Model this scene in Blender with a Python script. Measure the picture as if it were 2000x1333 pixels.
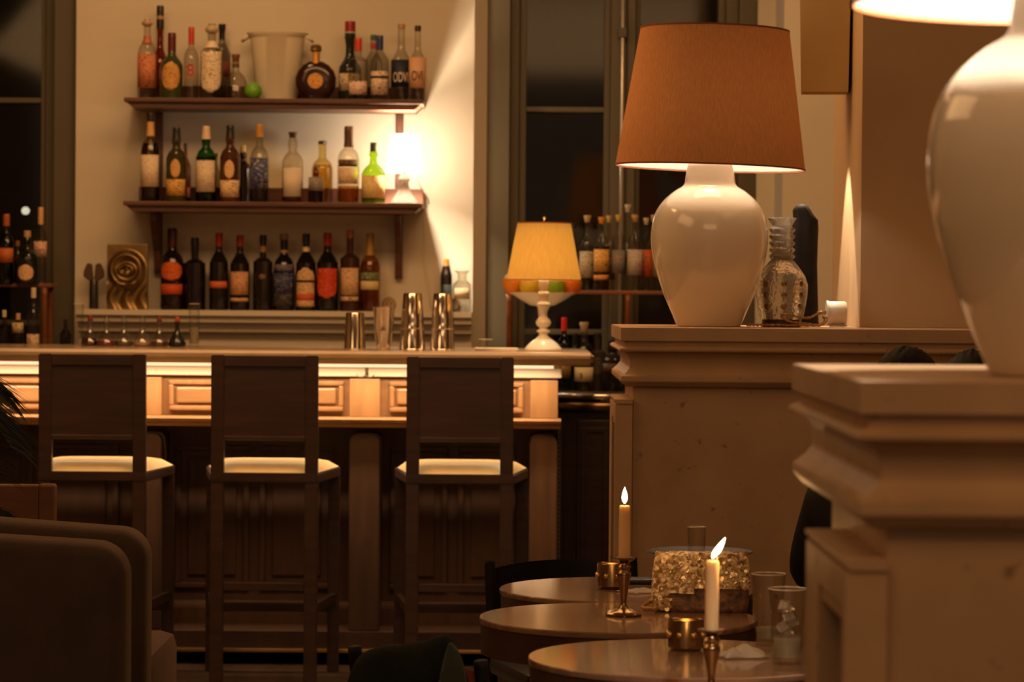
import bpy, bmesh, math, random
from mathutils import Vector, Matrix
random.seed(7)
PI = math.pi
S = bpy.context.scene
for o in list(bpy.data.objects):
    bpy.data.objects.remove(o)

# ------------------------------------------------------------------ camera
FPX = 5833.0
CAMZ = 1.40
PITCH = -math.atan(96.5 / FPX)
ROLL = math.radians(0.47)
cam_d = bpy.data.cameras.new('camera')
cam = bpy.data.objects.new('camera', cam_d)
S.collection.objects.link(cam)
S.camera = cam
cam_d.sensor_width = 36.0
cam_d.lens = FPX * 36.0 / 2000.0
CM = Matrix.Rotation(PI / 2 + PITCH, 4, 'X') @ Matrix.Rotation(ROLL, 4, 'Z')
cam.matrix_world = Matrix.Translation((0, 0, CAMZ)) @ CM
cam_d.clip_start = 0.05
cam_d.dof.use_dof = True
cam_d.dof.focus_distance = 7.2
cam_d.dof.aperture_fstop = 7.0

# ------------------------------------------------------------------ world, exposure
W = bpy.data.worlds.new('warm_fill')  # even warm ambient added to brighten front faces through the open room end
S.world = W
W.use_nodes = True
W.node_tree.nodes['Background'].inputs[0].default_value = (1.0, 0.62, 0.36, 1)
W.node_tree.nodes['Background'].inputs[1].default_value = 0.17
S.view_settings.view_transform = 'Standard'
S.view_settings.look = 'None'
S.view_settings.exposure = 0.0
S.view_settings.gamma = 1.0
S.view_settings.use_curve_mapping = False
cy = S.cycles
cy.use_denoising = True
cy.sample_clamp_indirect = 2.0
cy.sample_clamp_direct = 12.0
cy.caustics_reflective = False
cy.caustics_refractive = False
cy.max_bounces = 10
cy.transparent_max_bounces = 24
cy.blur_glossy = 0.5

WARM = (1.0, 0.56, 0.235)
AMB = (1.0, 0.54, 0.22)


def area(name, loc, rot, sx, sy, power, col=WARM, spread=PI):
    l = bpy.data.lights.new(name, 'AREA')
    l.shape = 'RECTANGLE'; l.size = sx; l.size_y = sy
    l.energy = power; l.color = col; l.spread = spread
    o = bpy.data.objects.new(name, l)
    S.collection.objects.link(o)
    o.location = loc; o.rotation_euler = rot
    return o


def point(name, loc, power, rad=0.03, col=WARM):
    l = bpy.data.lights.new(name, 'POINT')
    l.energy = power; l.color = col; l.shadow_soft_size = rad
    o = bpy.data.objects.new(name, l)
    S.collection.objects.link(o)
    o.location = loc
    return o


def spot(name, loc, target, power, angle, blend=0.6, rad=0.03, col=WARM):
    l = bpy.data.lights.new(name, 'SPOT')
    l.energy = power; l.color = col; l.shadow_soft_size = rad
    l.spot_size = math.radians(angle); l.spot_blend = blend
    o = bpy.data.objects.new(name, l)
    S.collection.objects.link(o)
    o.location = loc
    d = Vector(target) - Vector(loc)
    o.rotation_euler = d.to_track_quat('-Z', 'Y').to_euler()
    return o


# general light of the room: unseen fill areas added above the frame
area('ceiling_fill', (-0.4, 9.3, 3.7), (math.radians(15), 0, 0), 4.0, 1.2, 118, AMB)
area('ceiling_fill_front', (0.2, 1.4, 3.7), (math.radians(20), 0, 0), 3.5, 2.6, 58, AMB)
area('ceiling_fill_left', (-2.8, 6.0, 3.3), (0, math.radians(-50), 0), 1.2, 3.0, 25, AMB)
area('ceiling_fill_right', (2.2, 6.8, 3.7), (0, math.radians(18), 0), 1.5, 3.0, 17, AMB)
# unseen spots placed above the shelves to brighten the back wall
spot('wall_wash_fill', (-1.35, 11.5, 3.6), (-1.35, 12.6, 1.7), 27, 100, 1.0, 0.15, WARM)
spot('wall_wash_fill_right', (1.5, 11.0, 3.6), (1.5, 12.5, 1.8), 26, 80, 1.0, 0.15, WARM)

# ------------------------------------------------------------------ pixel -> world
CMR = CM.to_3x3()


def ray(u, v):
    return CMR @ Vector(((u - 1000) / FPX, (666.5 - v) / FPX, -1))


def P(u, v, D):
    d = ray(u, v)
    return Vector((0, 0, CAMZ)) + d * (D / d.y)


def PZ(u, v, z):
    d = ray(u, v)
    return Vector((0, 0, CAMZ)) + d * ((z - CAMZ) / d.z)


def X(u, D, v=600): return P(u, v, D).x
def Z(v, D, u=1000): return P(u, v, D).z


# ------------------------------------------------------------------ materials
def s2l(c):
    r = []
    for x in c:
        x = x / 255.0
        r.append(x / 12.92 if x <= 0.04045 else ((x + 0.055) / 1.055) ** 2.4)
    return tuple(r)


def newmat(name):
    m = bpy.data.materials.new(name)
    m.use_nodes = True
    return m, m.node_tree, m.node_tree.nodes['Principled BSDF']


def mat(name, c, rough=0.5, metal=0.0, var=0.12, scale=6.0, stretch=(1, 1, 1), bump=0.0, bscale=None,
        coat=0.0, spec=0.5, emit=None, es=0.0, sub=0.0, detail=4.0):
    m, nt, b = newmat(name)
    N = nt.nodes; L = nt.links
    tc = N.new('ShaderNodeTexCoord')
    mp = N.new('ShaderNodeMapping'); mp.inputs['Scale'].default_value = stretch
    L.new(tc.outputs['Object'], mp.inputs['Vector'])
    nz = N.new('ShaderNodeTexNoise'); nz.inputs['Scale'].default_value = scale
    nz.inputs['Detail'].default_value = detail
    L.new(mp.outputs[0], nz.inputs['Vector'])
    cr = N.new('ShaderNodeValToRGB')
    cr.color_ramp.elements[0].position = 0.3; cr.color_ramp.elements[1].position = 0.7
    cr.color_ramp.elements[0].color = (*[x * (1 - var) for x in c], 1)
    cr.color_ramp.elements[1].color = (*[min(1, x * (1 + var)) for x in c], 1)
    L.new(nz.outputs['Fac'], cr.inputs['Fac'])
    L.new(cr.outputs[0], b.inputs['Base Color'])
    b.inputs['Roughness'].default_value = rough
    b.inputs['Metallic'].default_value = metal
    b.inputs['Specular IOR Level'].default_value = spec
    b.inputs['Coat Weight'].default_value = coat
    b.inputs['Coat Roughness'].default_value = 0.08
    if sub:
        b.inputs['Subsurface Weight'].default_value = sub
        b.inputs['Subsurface Radius'].default_value = (0.02, 0.01, 0.005)
        b.inputs['Subsurface Scale'].default_value = 1.0
    if bump:
        n2 = N.new('ShaderNodeTexNoise'); n2.inputs['Scale'].default_value = bscale or scale * 3
        n2.inputs['Detail'].default_value = 5
        L.new(mp.outputs[0], n2.inputs['Vector'])
        bp = N.new('ShaderNodeBump'); bp.inputs['Strength'].default_value = bump
        bp.inputs['Distance'].default_value = 0.004
        L.new(n2.outputs['Fac'], bp.inputs['Height'])
        L.new(bp.outputs[0], b.inputs['Normal'])
    if emit:
        b.inputs['Emission Color'].default_value = (*emit, 1)
        b.inputs['Emission Strength'].default_value = es
    return m


def stone_mat(name, c, pit=0.5):
    m = mat(name, c, rough=0.5, var=0.13, scale=5, bump=0.25, bscale=30)
    nt = m.node_tree; N = nt.nodes; L = nt.links
    b = N['Principled BSDF']
    src = b.inputs['Base Color'].links[0].from_socket
    tc = [n for n in N if n.type == 'TEX_COORD'][0]
    v = N.new('ShaderNodeTexNoise'); v.inputs['Scale'].default_value = 26; v.inputs['Detail'].default_value = 3
    L.new(tc.outputs['Object'], v.inputs['Vector'])
    r = N.new('ShaderNodeValToRGB'); r.color_ramp.elements[0].position = 0.66; r.color_ramp.elements[1].position = 0.74
    L.new(v.outputs['Fac'], r.inputs['Fac'])
    mx = N.new('ShaderNodeMix'); mx.data_type = 'RGBA'; mx.blend_type = 'MULTIPLY'
    L.new(r.outputs[0], mx.inputs['Factor'])
    L.new(src, mx.inputs['A'])
    mx.inputs['B'].default_value = (0.55, 0.5, 0.48, 1)
    L.new(mx.outputs['Result'], b.inputs['Base Color'])
    return m


def glass(name, tint, edge=0.55, gloss=0.12):
    """thin bottle glass: tinted see-through with a reflective skin that thickens to the rim"""
    m = bpy.data.materials.new(name); m.use_nodes = True
    nt = m.node_tree; N = nt.nodes; L = nt.links
    for n in list(N): N.remove(n)
    out = N.new('ShaderNodeOutputMaterial')
    lw = N.new('ShaderNodeLayerWeight'); lw.inputs['Blend'].default_value = 0.35
    nz = N.new('ShaderNodeTexNoise'); nz.inputs['Scale'].default_value = 14
    mx = N.new('ShaderNodeMix'); mx.data_type = 'RGBA'
    L.new(lw.outputs['Facing'], mx.inputs['Factor'])
    mx.inputs['A'].default_value = (*tint, 1)
    mx.inputs['B'].default_value = (*[t * edge for t in tint], 1)
    tr = N.new('ShaderNodeBsdfTransparent')
    L.new(mx.outputs['Result'], tr.inputs[0])
    gl = N.new('ShaderNodeBsdfGlossy'); gl.inputs['Roughness'].default_value = 0.06
    lf = N.new('ShaderNodeLayerWeight'); lf.inputs['Blend'].default_value = 0.5
    pw = N.new('ShaderNodeMath'); pw.operation = 'POWER'; pw.inputs[1].default_value = 3.8
    L.new(lf.outputs['Facing'], pw.inputs[0])
    ma = N.new('ShaderNodeMath'); ma.operation = 'MULTIPLY_ADD'
    L.new(pw.outputs[0], ma.inputs[0]); ma.inputs[1].default_value = 0.55; ma.inputs[2].default_value = 0.025 + gloss * 0.2
    ma.use_clamp = True
    bp = N.new('ShaderNodeBump'); bp.inputs['Strength'].default_value = 0.05
    L.new(nz.outputs['Fac'], bp.inputs['Height']); L.new(bp.outputs[0], gl.inputs['Normal'])
    ms = N.new('ShaderNodeMixShader')
    L.new(ma.outputs[0], ms.inputs[0]); L.new(tr.outputs[0], ms.inputs[1]); L.new(gl.outputs[0], ms.inputs[2])
    L.new(ms.outputs[0], out.inputs[0])
    return m


def shade_mat(name, c, trans, mixf, emit=(1, 1, 1), es=0.0, see=0.0, weave=240, lining=(0, 0, 0)):
    """lampshade cloth: diffuse outside, lets part of the bulb's light through; the lit cloth glows"""
    m = bpy.data.materials.new(name); m.use_nodes = True
    nt = m.node_tree; N = nt.nodes; L = nt.links
    for n in list(N): N.remove(n)
    out = N.new('ShaderNodeOutputMaterial')
    tc = N.new('ShaderNodeTexCoord')
    mp = N.new('ShaderNodeMapping'); mp.inputs['Scale'].default_value = (1, 1, 0.05)
    nz = N.new('ShaderNodeTexNoise'); nz.inputs['Scale'].default_value = weave; nz.inputs['Detail'].default_value = 3
    L.new(tc.outputs['Object'], mp.inputs[0]); L.new(mp.outputs[0], nz.inputs['Vector'])
    cr = N.new('ShaderNodeValToRGB')
    cr.color_ramp.elements[0].position = 0.3; cr.color_ramp.elements[1].position = 0.75
    cr.color_ramp.elements[0].color = (*[x * 0.8 for x in c], 1); cr.color_ramp.elements[1].color = (*[min(1, x * 1.15) for x in c], 1)
    L.new(nz.outputs['Fac'], cr.inputs['Fac'])
    geo = N.new('ShaderNodeNewGeometry')     # white lining on the inner side of the cloth
    lin_ = N.new('ShaderNodeMix'); lin_.data_type = 'RGBA'
    L.new(geo.outputs['Backfacing'], lin_.inputs['Factor']); L.new(cr.outputs[0], lin_.inputs['A'])
    lin_.inputs['B'].default_value = (*lining, 1)
    d = N.new('ShaderNodeBsdfDiffuse'); L.new(lin_.outputs['Result'] if lining != (0, 0, 0) else cr.outputs[0], d.inputs[0])
    t = N.new('ShaderNodeBsdfTranslucent'); t.inputs[0].default_value = (*trans, 1)
    ms = N.new('ShaderNodeMixShader'); ms.inputs[0].default_value = mixf
    L.new(d.outputs[0], ms.inputs[1]); L.new(t.outputs[0], ms.inputs[2])
    last = ms
    if see > 0:
        tp = N.new('ShaderNodeBsdfTransparent')
        m2 = N.new('ShaderNodeMixShader'); m2.inputs[0].default_value = see
        L.new(last.outputs[0], m2.inputs[1]); L.new(tp.outputs[0], m2.inputs[2]); last = m2
    if es > 0:
        e = N.new('ShaderNodeEmission'); e.inputs[0].default_value = (*emit, 1); e.inputs[1].default_value = es
        ad = N.new('ShaderNodeAddShader'); L.new(last.outputs[0], ad.inputs[0]); L.new(e.outputs[0], ad.inputs[1]); last = ad
    L.new(last.outputs[0], out.inputs[0])
    return m


def print_mat(name, c, ink, amount=0.56, sx=90, sz=260):
    """paper label with faint unreadable print"""
    m, nt, b = newmat(name)
    N = nt.nodes; L = nt.links
    tc = N.new('ShaderNodeTexCoord')
    mp = N.new('ShaderNodeMapping'); mp.inputs['Scale'].default_value = (sx, sx, sz)
    L.new(tc.outputs['Object'], mp.inputs[0])
    nz = N.new('ShaderNodeTexNoise'); nz.inputs['Scale'].default_value = 1.0; nz.inputs['Detail'].default_value = 1
    L.new(mp.outputs[0], nz.inputs['Vector'])
    cr = N.new('ShaderNodeValToRGB')
    cr.color_ramp.elements[0].position = amount; cr.color_ramp.elements[1].position = amount + 0.08
    cr.color_ramp.elements[0].color = (*c, 1); cr.color_ramp.elements[1].color = (*ink, 1)
    L.new(nz.outputs['Fac'], cr.inputs[0]); L.new(cr.outputs[0], b.inputs['Base Color'])
    b.inputs['Roughness'].default_value = 0.6
    return m


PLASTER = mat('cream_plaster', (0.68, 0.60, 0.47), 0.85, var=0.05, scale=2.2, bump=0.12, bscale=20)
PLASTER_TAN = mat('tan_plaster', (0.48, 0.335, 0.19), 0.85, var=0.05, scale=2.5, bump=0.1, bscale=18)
FRAMEP = mat('taupe_painted_frame', (0.10, 0.078, 0.042), 0.5, var=0.08, scale=3)
STONE = stone_mat('brown_travertine', (0.48, 0.305, 0.17))
STONE2 = stone_mat('shaded_recess_stone', (0.03, 0.025, 0.02))  # shade inside the opening put into the stone colour
WALNUT = mat('dark_walnut', (0.036, 0.015, 0.008), 0.42, var=0.35, scale=5, stretch=(1, 1, 9), bump=0.04, coat=0.15)
SHELFW = mat('shelf_mahogany', (0.10, 0.036, 0.018), 0.42, var=0.3, scale=5, stretch=(1, 9, 9), bump=0.04)
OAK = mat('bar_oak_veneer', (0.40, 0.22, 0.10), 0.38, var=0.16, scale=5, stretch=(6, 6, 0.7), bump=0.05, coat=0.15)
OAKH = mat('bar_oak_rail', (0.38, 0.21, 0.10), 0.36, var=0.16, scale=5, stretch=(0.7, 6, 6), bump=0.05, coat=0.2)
OAKD = mat('bar_oak_shaded', (0.062, 0.028, 0.014), 0.55, var=0.2, scale=5, stretch=(6, 6, 0.7), bump=0.05)  # bar oak with the dimness below the ledge put into its colour
OAKM = mat('bar_oak_end_shaded', (0.12, 0.06, 0.03), 0.5, var=0.2, scale=5, stretch=(6, 6, 0.7), bump=0.05)  # same oak for the end column, with less shade in its colour
TOPM = mat('bar_top_stone', (0.58, 0.42, 0.28), 0.22, var=0.08, scale=12, coat=0.3)
CREAMF = mat('cream_fascia', (0.80, 0.70, 0.58), 0.5, var=0.03, scale=8)
FLOORM = mat('dark_floorboards', (0.05, 0.028, 0.016), 0.4, var=0.35, scale=3, stretch=(6, 0.5, 1), bump=0.1)
CEILM = mat('ceiling_plaster', (0.6, 0.5, 0.38), 0.9, var=0.03)
CUSH = mat('mustard_leather', (0.92, 0.74, 0.42), 0.42, var=0.06, scale=15, bump=0.08)
BRASS = mat('brass', (0.70, 0.45, 0.17), 0.28, 1.0, var=0.1, scale=8)
BRASSD = mat('dark_brass', (0.32, 0.20, 0.09), 0.25, 1.0, var=0.15, scale=12)
STEEL = mat('polished_steel', (0.78, 0.73, 0.66), 0.10, 1.0, var=0.04, scale=10)
CERAM = mat('cream_glazed_ceramic', (0.82, 0.71, 0.55), 0.09, 0, var=0.03, scale=3, coat=0.6, spec=0.5)
WHITEC = mat('white_ceramic', (0.85, 0.8, 0.7), 0.2, var=0.03, scale=3, coat=0.3)
BLACKS = mat('black_patina', (0.012, 0.009, 0.007), 0.68, var=0.3, scale=20, bump=0.1, spec=0.1)
BRONZE = mat('bronze_relief', (0.33, 0.22, 0.09), 0.35, 0.9, var=0.35, scale=8, bump=0.3, bscale=25)
TABLEW = mat('walnut_table_top', (0.25, 0.14, 0.085), 0.27, var=0.25, scale=6, stretch=(0.6, 7, 7), bump=0.02, coat=0.9)  # base tone raised so reflected sheen is part of the wood colour
TABLEE = mat('walnut_table_edge', (0.05, 0.023, 0.013), 0.4, var=0.2, scale=6, stretch=(1, 1, 1), bump=0.03)
VELVET = mat('brown_velvet', (0.060, 0.038, 0.027), 0.85, var=0.12, scale=9, bump=0.25, bscale=120, spec=0.15)
VELVET.node_tree.nodes['Principled BSDF'].inputs['Sheen Weight'].default_value = 0.12
VELVET.node_tree.nodes['Principled BSDF'].inputs['Sheen Tint'].default_value = (0.8, 0.5, 0.25, 1)
TANF = mat('tan_cushion_cloth', (0.34, 0.22, 0.11), 0.8, var=0.1, scale=20, bump=0.2, bscale=90)
BLACKF = mat('black_cloth', (0.010, 0.008, 0.008), 0.8, var=0.2, scale=20, bump=0.3, bscale=60, spec=0.2)
GREENF = mat('dark_green_cloth', (0.013, 0.016, 0.012), 0.85, var=0.2, scale=18, bump=0.3, bscale=60, spec=0.2)
LINING = mat('grey_green_lining', (0.06, 0.065, 0.04), 0.8, var=0.15, scale=18)
LEATHO = mat('orange_leather', (0.30, 0.085, 0.025), 0.4, var=0.15, scale=14)
LEATHB = mat('black_leather', (0.014, 0.012, 0.012), 0.35, var=0.2, scale=16, bump=0.1)
SKIN = mat('skin', (0.50, 0.28, 0.18), 0.5, var=0.06, scale=10, sub=0.1)
HAIR = mat('black_hair', (0.006, 0.004, 0.003), 0.6, var=0.3, scale=40, stretch=(6, 6, 1), bump=0.5, bscale=60, spec=0.12)
WAX = mat('cream_wax', (0.85, 0.58, 0.30), 0.45, var=0.04, scale=10, sub=0.5)
PAPER = mat('white_napkin', (0.78, 0.68, 0.56), 0.8, var=0.05, scale=20, bump=0.3, bscale=25)
_wb = WAX.node_tree.nodes['Principled BSDF']
_wb.inputs['Subsurface Weight'].default_value = .6
_wb.inputs['Subsurface Radius'].default_value = (0.022, 0.014, 0.008)
WICK = mat('burnt_wick', (0.01, 0.008, 0.006), 0.8)
NIGHT = mat('night_garden', (0.012, 0.011, 0.007), 0.9, var=0.9, scale=2.5)  # near-black sheet outside the panes; outdoor darkness put into its colour
LEAF = mat('dark_palm_leaf', (0.020, 0.028, 0.010), 0.5, var=0.3, scale=10)
POTM = mat('terracotta_pot', (0.16, 0.07, 0.035), 0.7, var=0.1)
CORDM = mat('gold_twisted_cord', (0.42, 0.21, 0.05), 0.55, var=0.5, scale=160, bump=0.6, bscale=300)
PLUGW = mat('white_plastic', (0.78, 0.72, 0.62), 0.35, var=0.02)
CANE = mat('woven_cane', (0.30, 0.17, 0.07), 0.6, var=0.5, scale=90, bump=0.5, bscale=200)
RACKW = mat('reddish_rack_wood', (0.20, 0.065, 0.022), 0.4, var=0.2, scale=6, stretch=(1, 1, 4))
BUCKET = mat('cream_bucket_cloth', (0.66, 0.57, 0.42), 0.75, var=0.05, scale=5, bump=0.2, bscale=14)
SHKIND = mat('grey_steel_hook', (0.5, 0.45, 0.4), 0.3, 1.0)
FLAME = mat('flame', (1, .8, .4), 1, emit=(1.0, 0.80, 0.50), es=9.0)
GLOW_IN = mat('lit_shade_lining', (0.85, 0.72, 0.60), 0.8, var=0.02)
GL_CLEAR = glass('clear_glass', (0.97, 0.96, 0.94), 0.5, .5)
GL_PANE = glass('window_pane_glass', (0.9, 0.9, 0.88), 0.9, 0.0)
GL_TUMB = glass('drinking_glass', (0.985, 0.98, 0.965), 0.85, 0.10)
WATERM = mat('pale_drink', (.55, .48, .33), .15, var=.1, scale=60)
WATERM.node_tree.nodes['Principled BSDF'].inputs['Transmission Weight'].default_value = .5
m, nt, b = newmat('cut_crystal')
b.inputs['Transmission Weight'].default_value = 0.75; b.inputs['Roughness'].default_value = 0.12
b.inputs['Base Color'].default_value = (0.92, 0.86, 0.74, 1); b.inputs['IOR'].default_value = 1.35
_n = nt.nodes.new('ShaderNodeTexVoronoi'); _n.inputs['Scale'].default_value = 95
_t = nt.nodes.new('ShaderNodeTexCoord'); nt.links.new(_t.outputs['Object'], _n.inputs['Vector'])
_b = nt.nodes.new('ShaderNodeBump'); _b.inputs['Strength'].default_value = 0.6; _b.inputs['Distance'].default_value = 0.003
nt.links.new(_n.outputs['Distance'], _b.inputs['Height']); nt.links.new(_b.outputs[0], b.inputs['Normal'])
CRYSTAL = m
m, nt, b = newmat('gold_sequins')
b.inputs['Metallic'].default_value = 0.2; b.inputs['Roughness'].default_value = 0.35
_t = nt.nodes.new('ShaderNodeTexCoord')
_n = nt.nodes.new('ShaderNodeTexVoronoi'); _n.inputs['Scale'].default_value = 190
_w = nt.nodes.new('ShaderNodeTexNoise'); _w.inputs['Scale'].default_value = 105
nt.links.new(_t.outputs['Object'], _n.inputs['Vector']); nt.links.new(_t.outputs['Object'], _w.inputs['Vector'])
_r = nt.nodes.new('ShaderNodeValToRGB')
_r.color_ramp.elements[0].position = 0.40; _r.color_ramp.elements[0].color = (0.26, 0.12, 0.05, 1)
_r.color_ramp.elements[1].position = 0.60; _r.color_ramp.elements[1].color = (0.98, 0.80, 0.50, 1)
nt.links.new(_w.outputs['Fac'], _r.inputs[0]); nt.links.new(_r.outputs[0], b.inputs['Base Color'])
_b = nt.nodes.new('ShaderNodeBump'); _b.inputs['Strength'].default_value = 1.0; _b.inputs['Distance'].default_value = 0.006
nt.links.new(_n.outputs['Color'], _b.inputs['Height']); nt.links.new(_b.outputs[0], b.inputs['Normal'])
SEQUIN = m
_mc = {}


def cmat(c, rough=0.4, metal=0.0, key='plain'):
    k = (tuple(c), rough, metal)
    if k not in _mc:
        _mc[k] = mat('%s_colour' % key, s2l(c), rough, metal, var=0.08, scale=30)
    return _mc[k]


def gmat(c):
    k = ('g', tuple(c))
    if k not in _mc: _mc[k] = glass('tinted_glass', tuple(x ** .42 for x in s2l(c)), .7)
    return _mc[k]


def lmat(c, ink):
    k = ('l', tuple(c), tuple(ink))
    if k not in _mc: _mc[k] = print_mat('label_paper', s2l(c), s2l(ink))
    return _mc[k]


# ------------------------------------------------------------------ mesh helpers
def box(bm, x0, x1, y0, y1, z0, z1, bev=0.0):
    b2 = bmesh.new()
    bmesh.ops.create_cube(b2, size=1)
    for v in b2.verts:
        v.co = Vector(((x0 + x1) / 2 + v.co.x * (x1 - x0), (y0 + y1) / 2 + v.co.y * (y1 - y0), (z0 + z1) / 2 + v.co.z * (z1 - z0)))
    if bev > 0:
        bmesh.ops.bevel(b2, geom=list(b2.edges), offset=bev, segments=2, affect='EDGES', profile=0.6)
    join(bm, b2)


def join(bm, b2, M=None):
    if M is not None: bmesh.ops.transform(b2, matrix=M, verts=b2.verts)
    t = bpy.data.meshes.new('t'); b2.to_mesh(t); b2.free()
    bm.from_mesh(t); bpy.data.meshes.remove(t)


def lathe(bm, prof, n=28, c=(0, 0, 0), M=None, close=True, wob=None):
    """prof: list of (radius, z)"""
    b2 = bmesh.new(); rings = []
    for (r, z) in prof:
        if r < 1e-6:
            rings.append([b2.verts.new((c[0], c[1], c[2] + z))])
        else:
            ring = []
            for i in range(n):
                a = 2 * PI * i / n
                rr = r * (wob(a, z) if wob else 1)
                ring.append(b2.verts.new((c[0] + rr * math.cos(a), c[1] + rr * math.sin(a), c[2] + z)))
            rings.append(ring)
    for a, b in zip(rings, rings[1:]):
        if len(a) == 1 and len(b) == 1: continue
        for i in range(n):
            j = (i + 1) % n
            if len(a) == 1: b2.faces.new((a[0], b[j], b[i]))
            elif len(b) == 1: b2.faces.new((a[i], a[j], b[0]))
            else: b2.faces.new((a[i], a[j], b[j], b[i]))
    if close:
        if len(rings[0]) > 1: b2.faces.new(list(reversed(rings[0])))
        if len(rings[-1]) > 1: b2.faces.new(rings[-1])
    bmesh.ops.recalc_face_normals(b2, faces=b2.faces)
    join(bm, b2, M)


def smooth_prof(pts, k=5):
    """Catmull-Rom through (r, z) points"""
    out = []
    n = len(pts)
    for i in range(n - 1):
        p0 = pts[max(0, i - 1)]; p1 = pts[i]; p2 = pts[i + 1]; p3 = pts[min(n - 1, i + 2)]
        for s in range(k):
            t = s / k
            q = []
            for d in (0, 1):
                q.append(0.5 * ((2 * p1[d]) + (-p0[d] + p2[d]) * t + (2 * p0[d] - 5 * p1[d] + 4 * p2[d] - p3[d]) * t * t + (-p0[d] + 3 * p1[d] - 3 * p2[d] + p3[d]) * t ** 3))
            out.append((max(0, q[0]), q[1]))
    out.append(pts[-1])
    return out


def tube(bm, pts, r, n=8, taper=None):
    b2 = bmesh.new(); rings = []
    pts = [Vector(p) for p in pts]
    for i, p in enumerate(pts):
        d = (pts[min(i + 1, len(pts) - 1)] - pts[max(i - 1, 0)]).normalized()
        up = Vector((0, 0, 1)) if abs(d.z) < 0.9 else Vector((1, 0, 0))
        a = d.cross(up).normalized(); b = d.cross(a)
        rr = r * (taper[i] if taper else 1)
        rings.append([b2.verts.new(p + a * rr * math.cos(2 * PI * k / n) + b * rr * math.sin(2 * PI * k / n)) for k in range(n)])
    for a, b in zip(rings, rings[1:]):
        for i in range(n):
            j = (i + 1) % n
            b2.faces.new((a[i], a[j], b[j], b[i]))
    b2.faces.new(rings[0]); b2.faces.new(rings[-1])
    bmesh.ops.recalc_face_normals(b2, faces=b2.faces)
    join(bm, b2)


def prism(bm, poly, axis, a0, a1, bev=0):
    """extrude a 2D polygon; axis 'x': poly in (y,z); 'y': (x,z); 'z': (x,y)"""
    b2 = bmesh.new()
    def mk(p, a):
        return {'x': (a, p[0], p[1]), 'y': (p[0], a, p[1]), 'z': (p[0], p[1], a)}[axis]
    v0 = [b2.verts.new(mk(p, a0)) for p in poly]; v1 = [b2.verts.new(mk(p, a1)) for p in poly]
    n = len(poly)
    b2.faces.new(v0); b2.faces.new(list(reversed(v1)))
    for i in range(n):
        j = (i + 1) % n
        b2.faces.new((v0[i], v0[j], v1[j], v1[i]))
    bmesh.ops.recalc_face_normals(b2, faces=b2.faces)
    if bev: bmesh.ops.bevel(b2, geom=list(b2.edges), offset=bev, segments=2, affect='EDGES')
    join(bm, b2)


def ico(bm, c, r, sub=2, sc=(1, 1, 1)):
    b2 = bmesh.new()
    bmesh.ops.create_icosphere(b2, subdivisions=sub, radius=r)
    for v in b2.verts: v.co = Vector((c[0] + v.co.x * sc[0], c[1] + v.co.y * sc[1], c[2] + v.co.z * sc[2]))
    join(bm, b2)


def obj(name, bm, m, parent=None, smooth=False, label=None):
    me = bpy.data.meshes.new(name); bm.to_mesh(me); bm.free()
    me.materials.append(m)
    if smooth:
        for p in me.polygons: p.use_smooth = True
        if smooth == 'auto':
            try: me.set_sharp_from_angle(angle=math.radians(38))
            except Exception: pass
    o = bpy.data.objects.new(name, me); S.collection.objects.link(o)
    if parent is not None: o.parent = parent
    if label: o['label'] = label
    return o


def thing(name, label, cat, loc=(0, 0, 0), rotz=0, group=None):
    o = bpy.data.objects.new(name, None); S.collection.objects.link(o)
    o.empty_display_size = 0.05
    o.location = loc; o.rotation_euler = (0, 0, rotz)
    o['label'] = label; o['category'] = cat
    if group: o['group'] = group
    return o


def tag(o, label, cat, group=None):
    o['label'] = label; o['category'] = cat
    if group: o['group'] = group
    return o


def struct(name, bm, m, smooth=False):
    o = obj(name, bm, m, None, smooth); o['kind'] = 'structure'
    return o


def B(): return bmesh.new()


# ================================================================== SETTING
YW = 12.6                       # back wall plane
bm = B(); box(bm, -4.2, 3.6, -0.6, 14.2, -0.1, 0.0); struct('floor', bm, FLOORM)
bm = B(); box(bm, -4.2, 3.6, -0.6, 14.2, 3.8, 3.9); struct('ceiling', bm, CEILM)
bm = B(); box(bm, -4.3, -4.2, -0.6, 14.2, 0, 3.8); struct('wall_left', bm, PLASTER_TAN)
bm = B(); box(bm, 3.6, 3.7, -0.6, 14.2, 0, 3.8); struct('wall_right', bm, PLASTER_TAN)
# back wall: pier of cream plaster carrying the shelves, between two tall windows
xl = X(146, YW); xr = X(948, YW)
bm = B(); prism(bm, [(xl, YW + 0.5), (xl, YW), (xr - 0.055, YW), (xr, YW + 0.06), (xr, YW + 0.5)], 'z', 0, 3.8)
struct('wall_back', bm, PLASTER)
xw = X(1476, YW)
bm = B(); box(bm, xw, xw + 0.5, YW, YW + 0.5, 0, 3.8); box(bm, X(1526, 12.2), 3.6, 12.2, YW + .5, 0, 3.8)
struct('wall_back_right', bm, PLASTER)
# wall below the windows
bm = B(); box(bm, -4.2, xl - .001, YW + 0.2, YW + .5, 0, 0.35); box(bm, xr + .001, xw - .001, YW + 0.2, YW + .5, 0, 0.35)
struct('trim_1', bm, FRAMEP)
bm = B(); box(bm, -4.2, 3.6, 14.1, 14.2, 0, 3.8); struct('wall_garden', bm, NIGHT)


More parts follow.
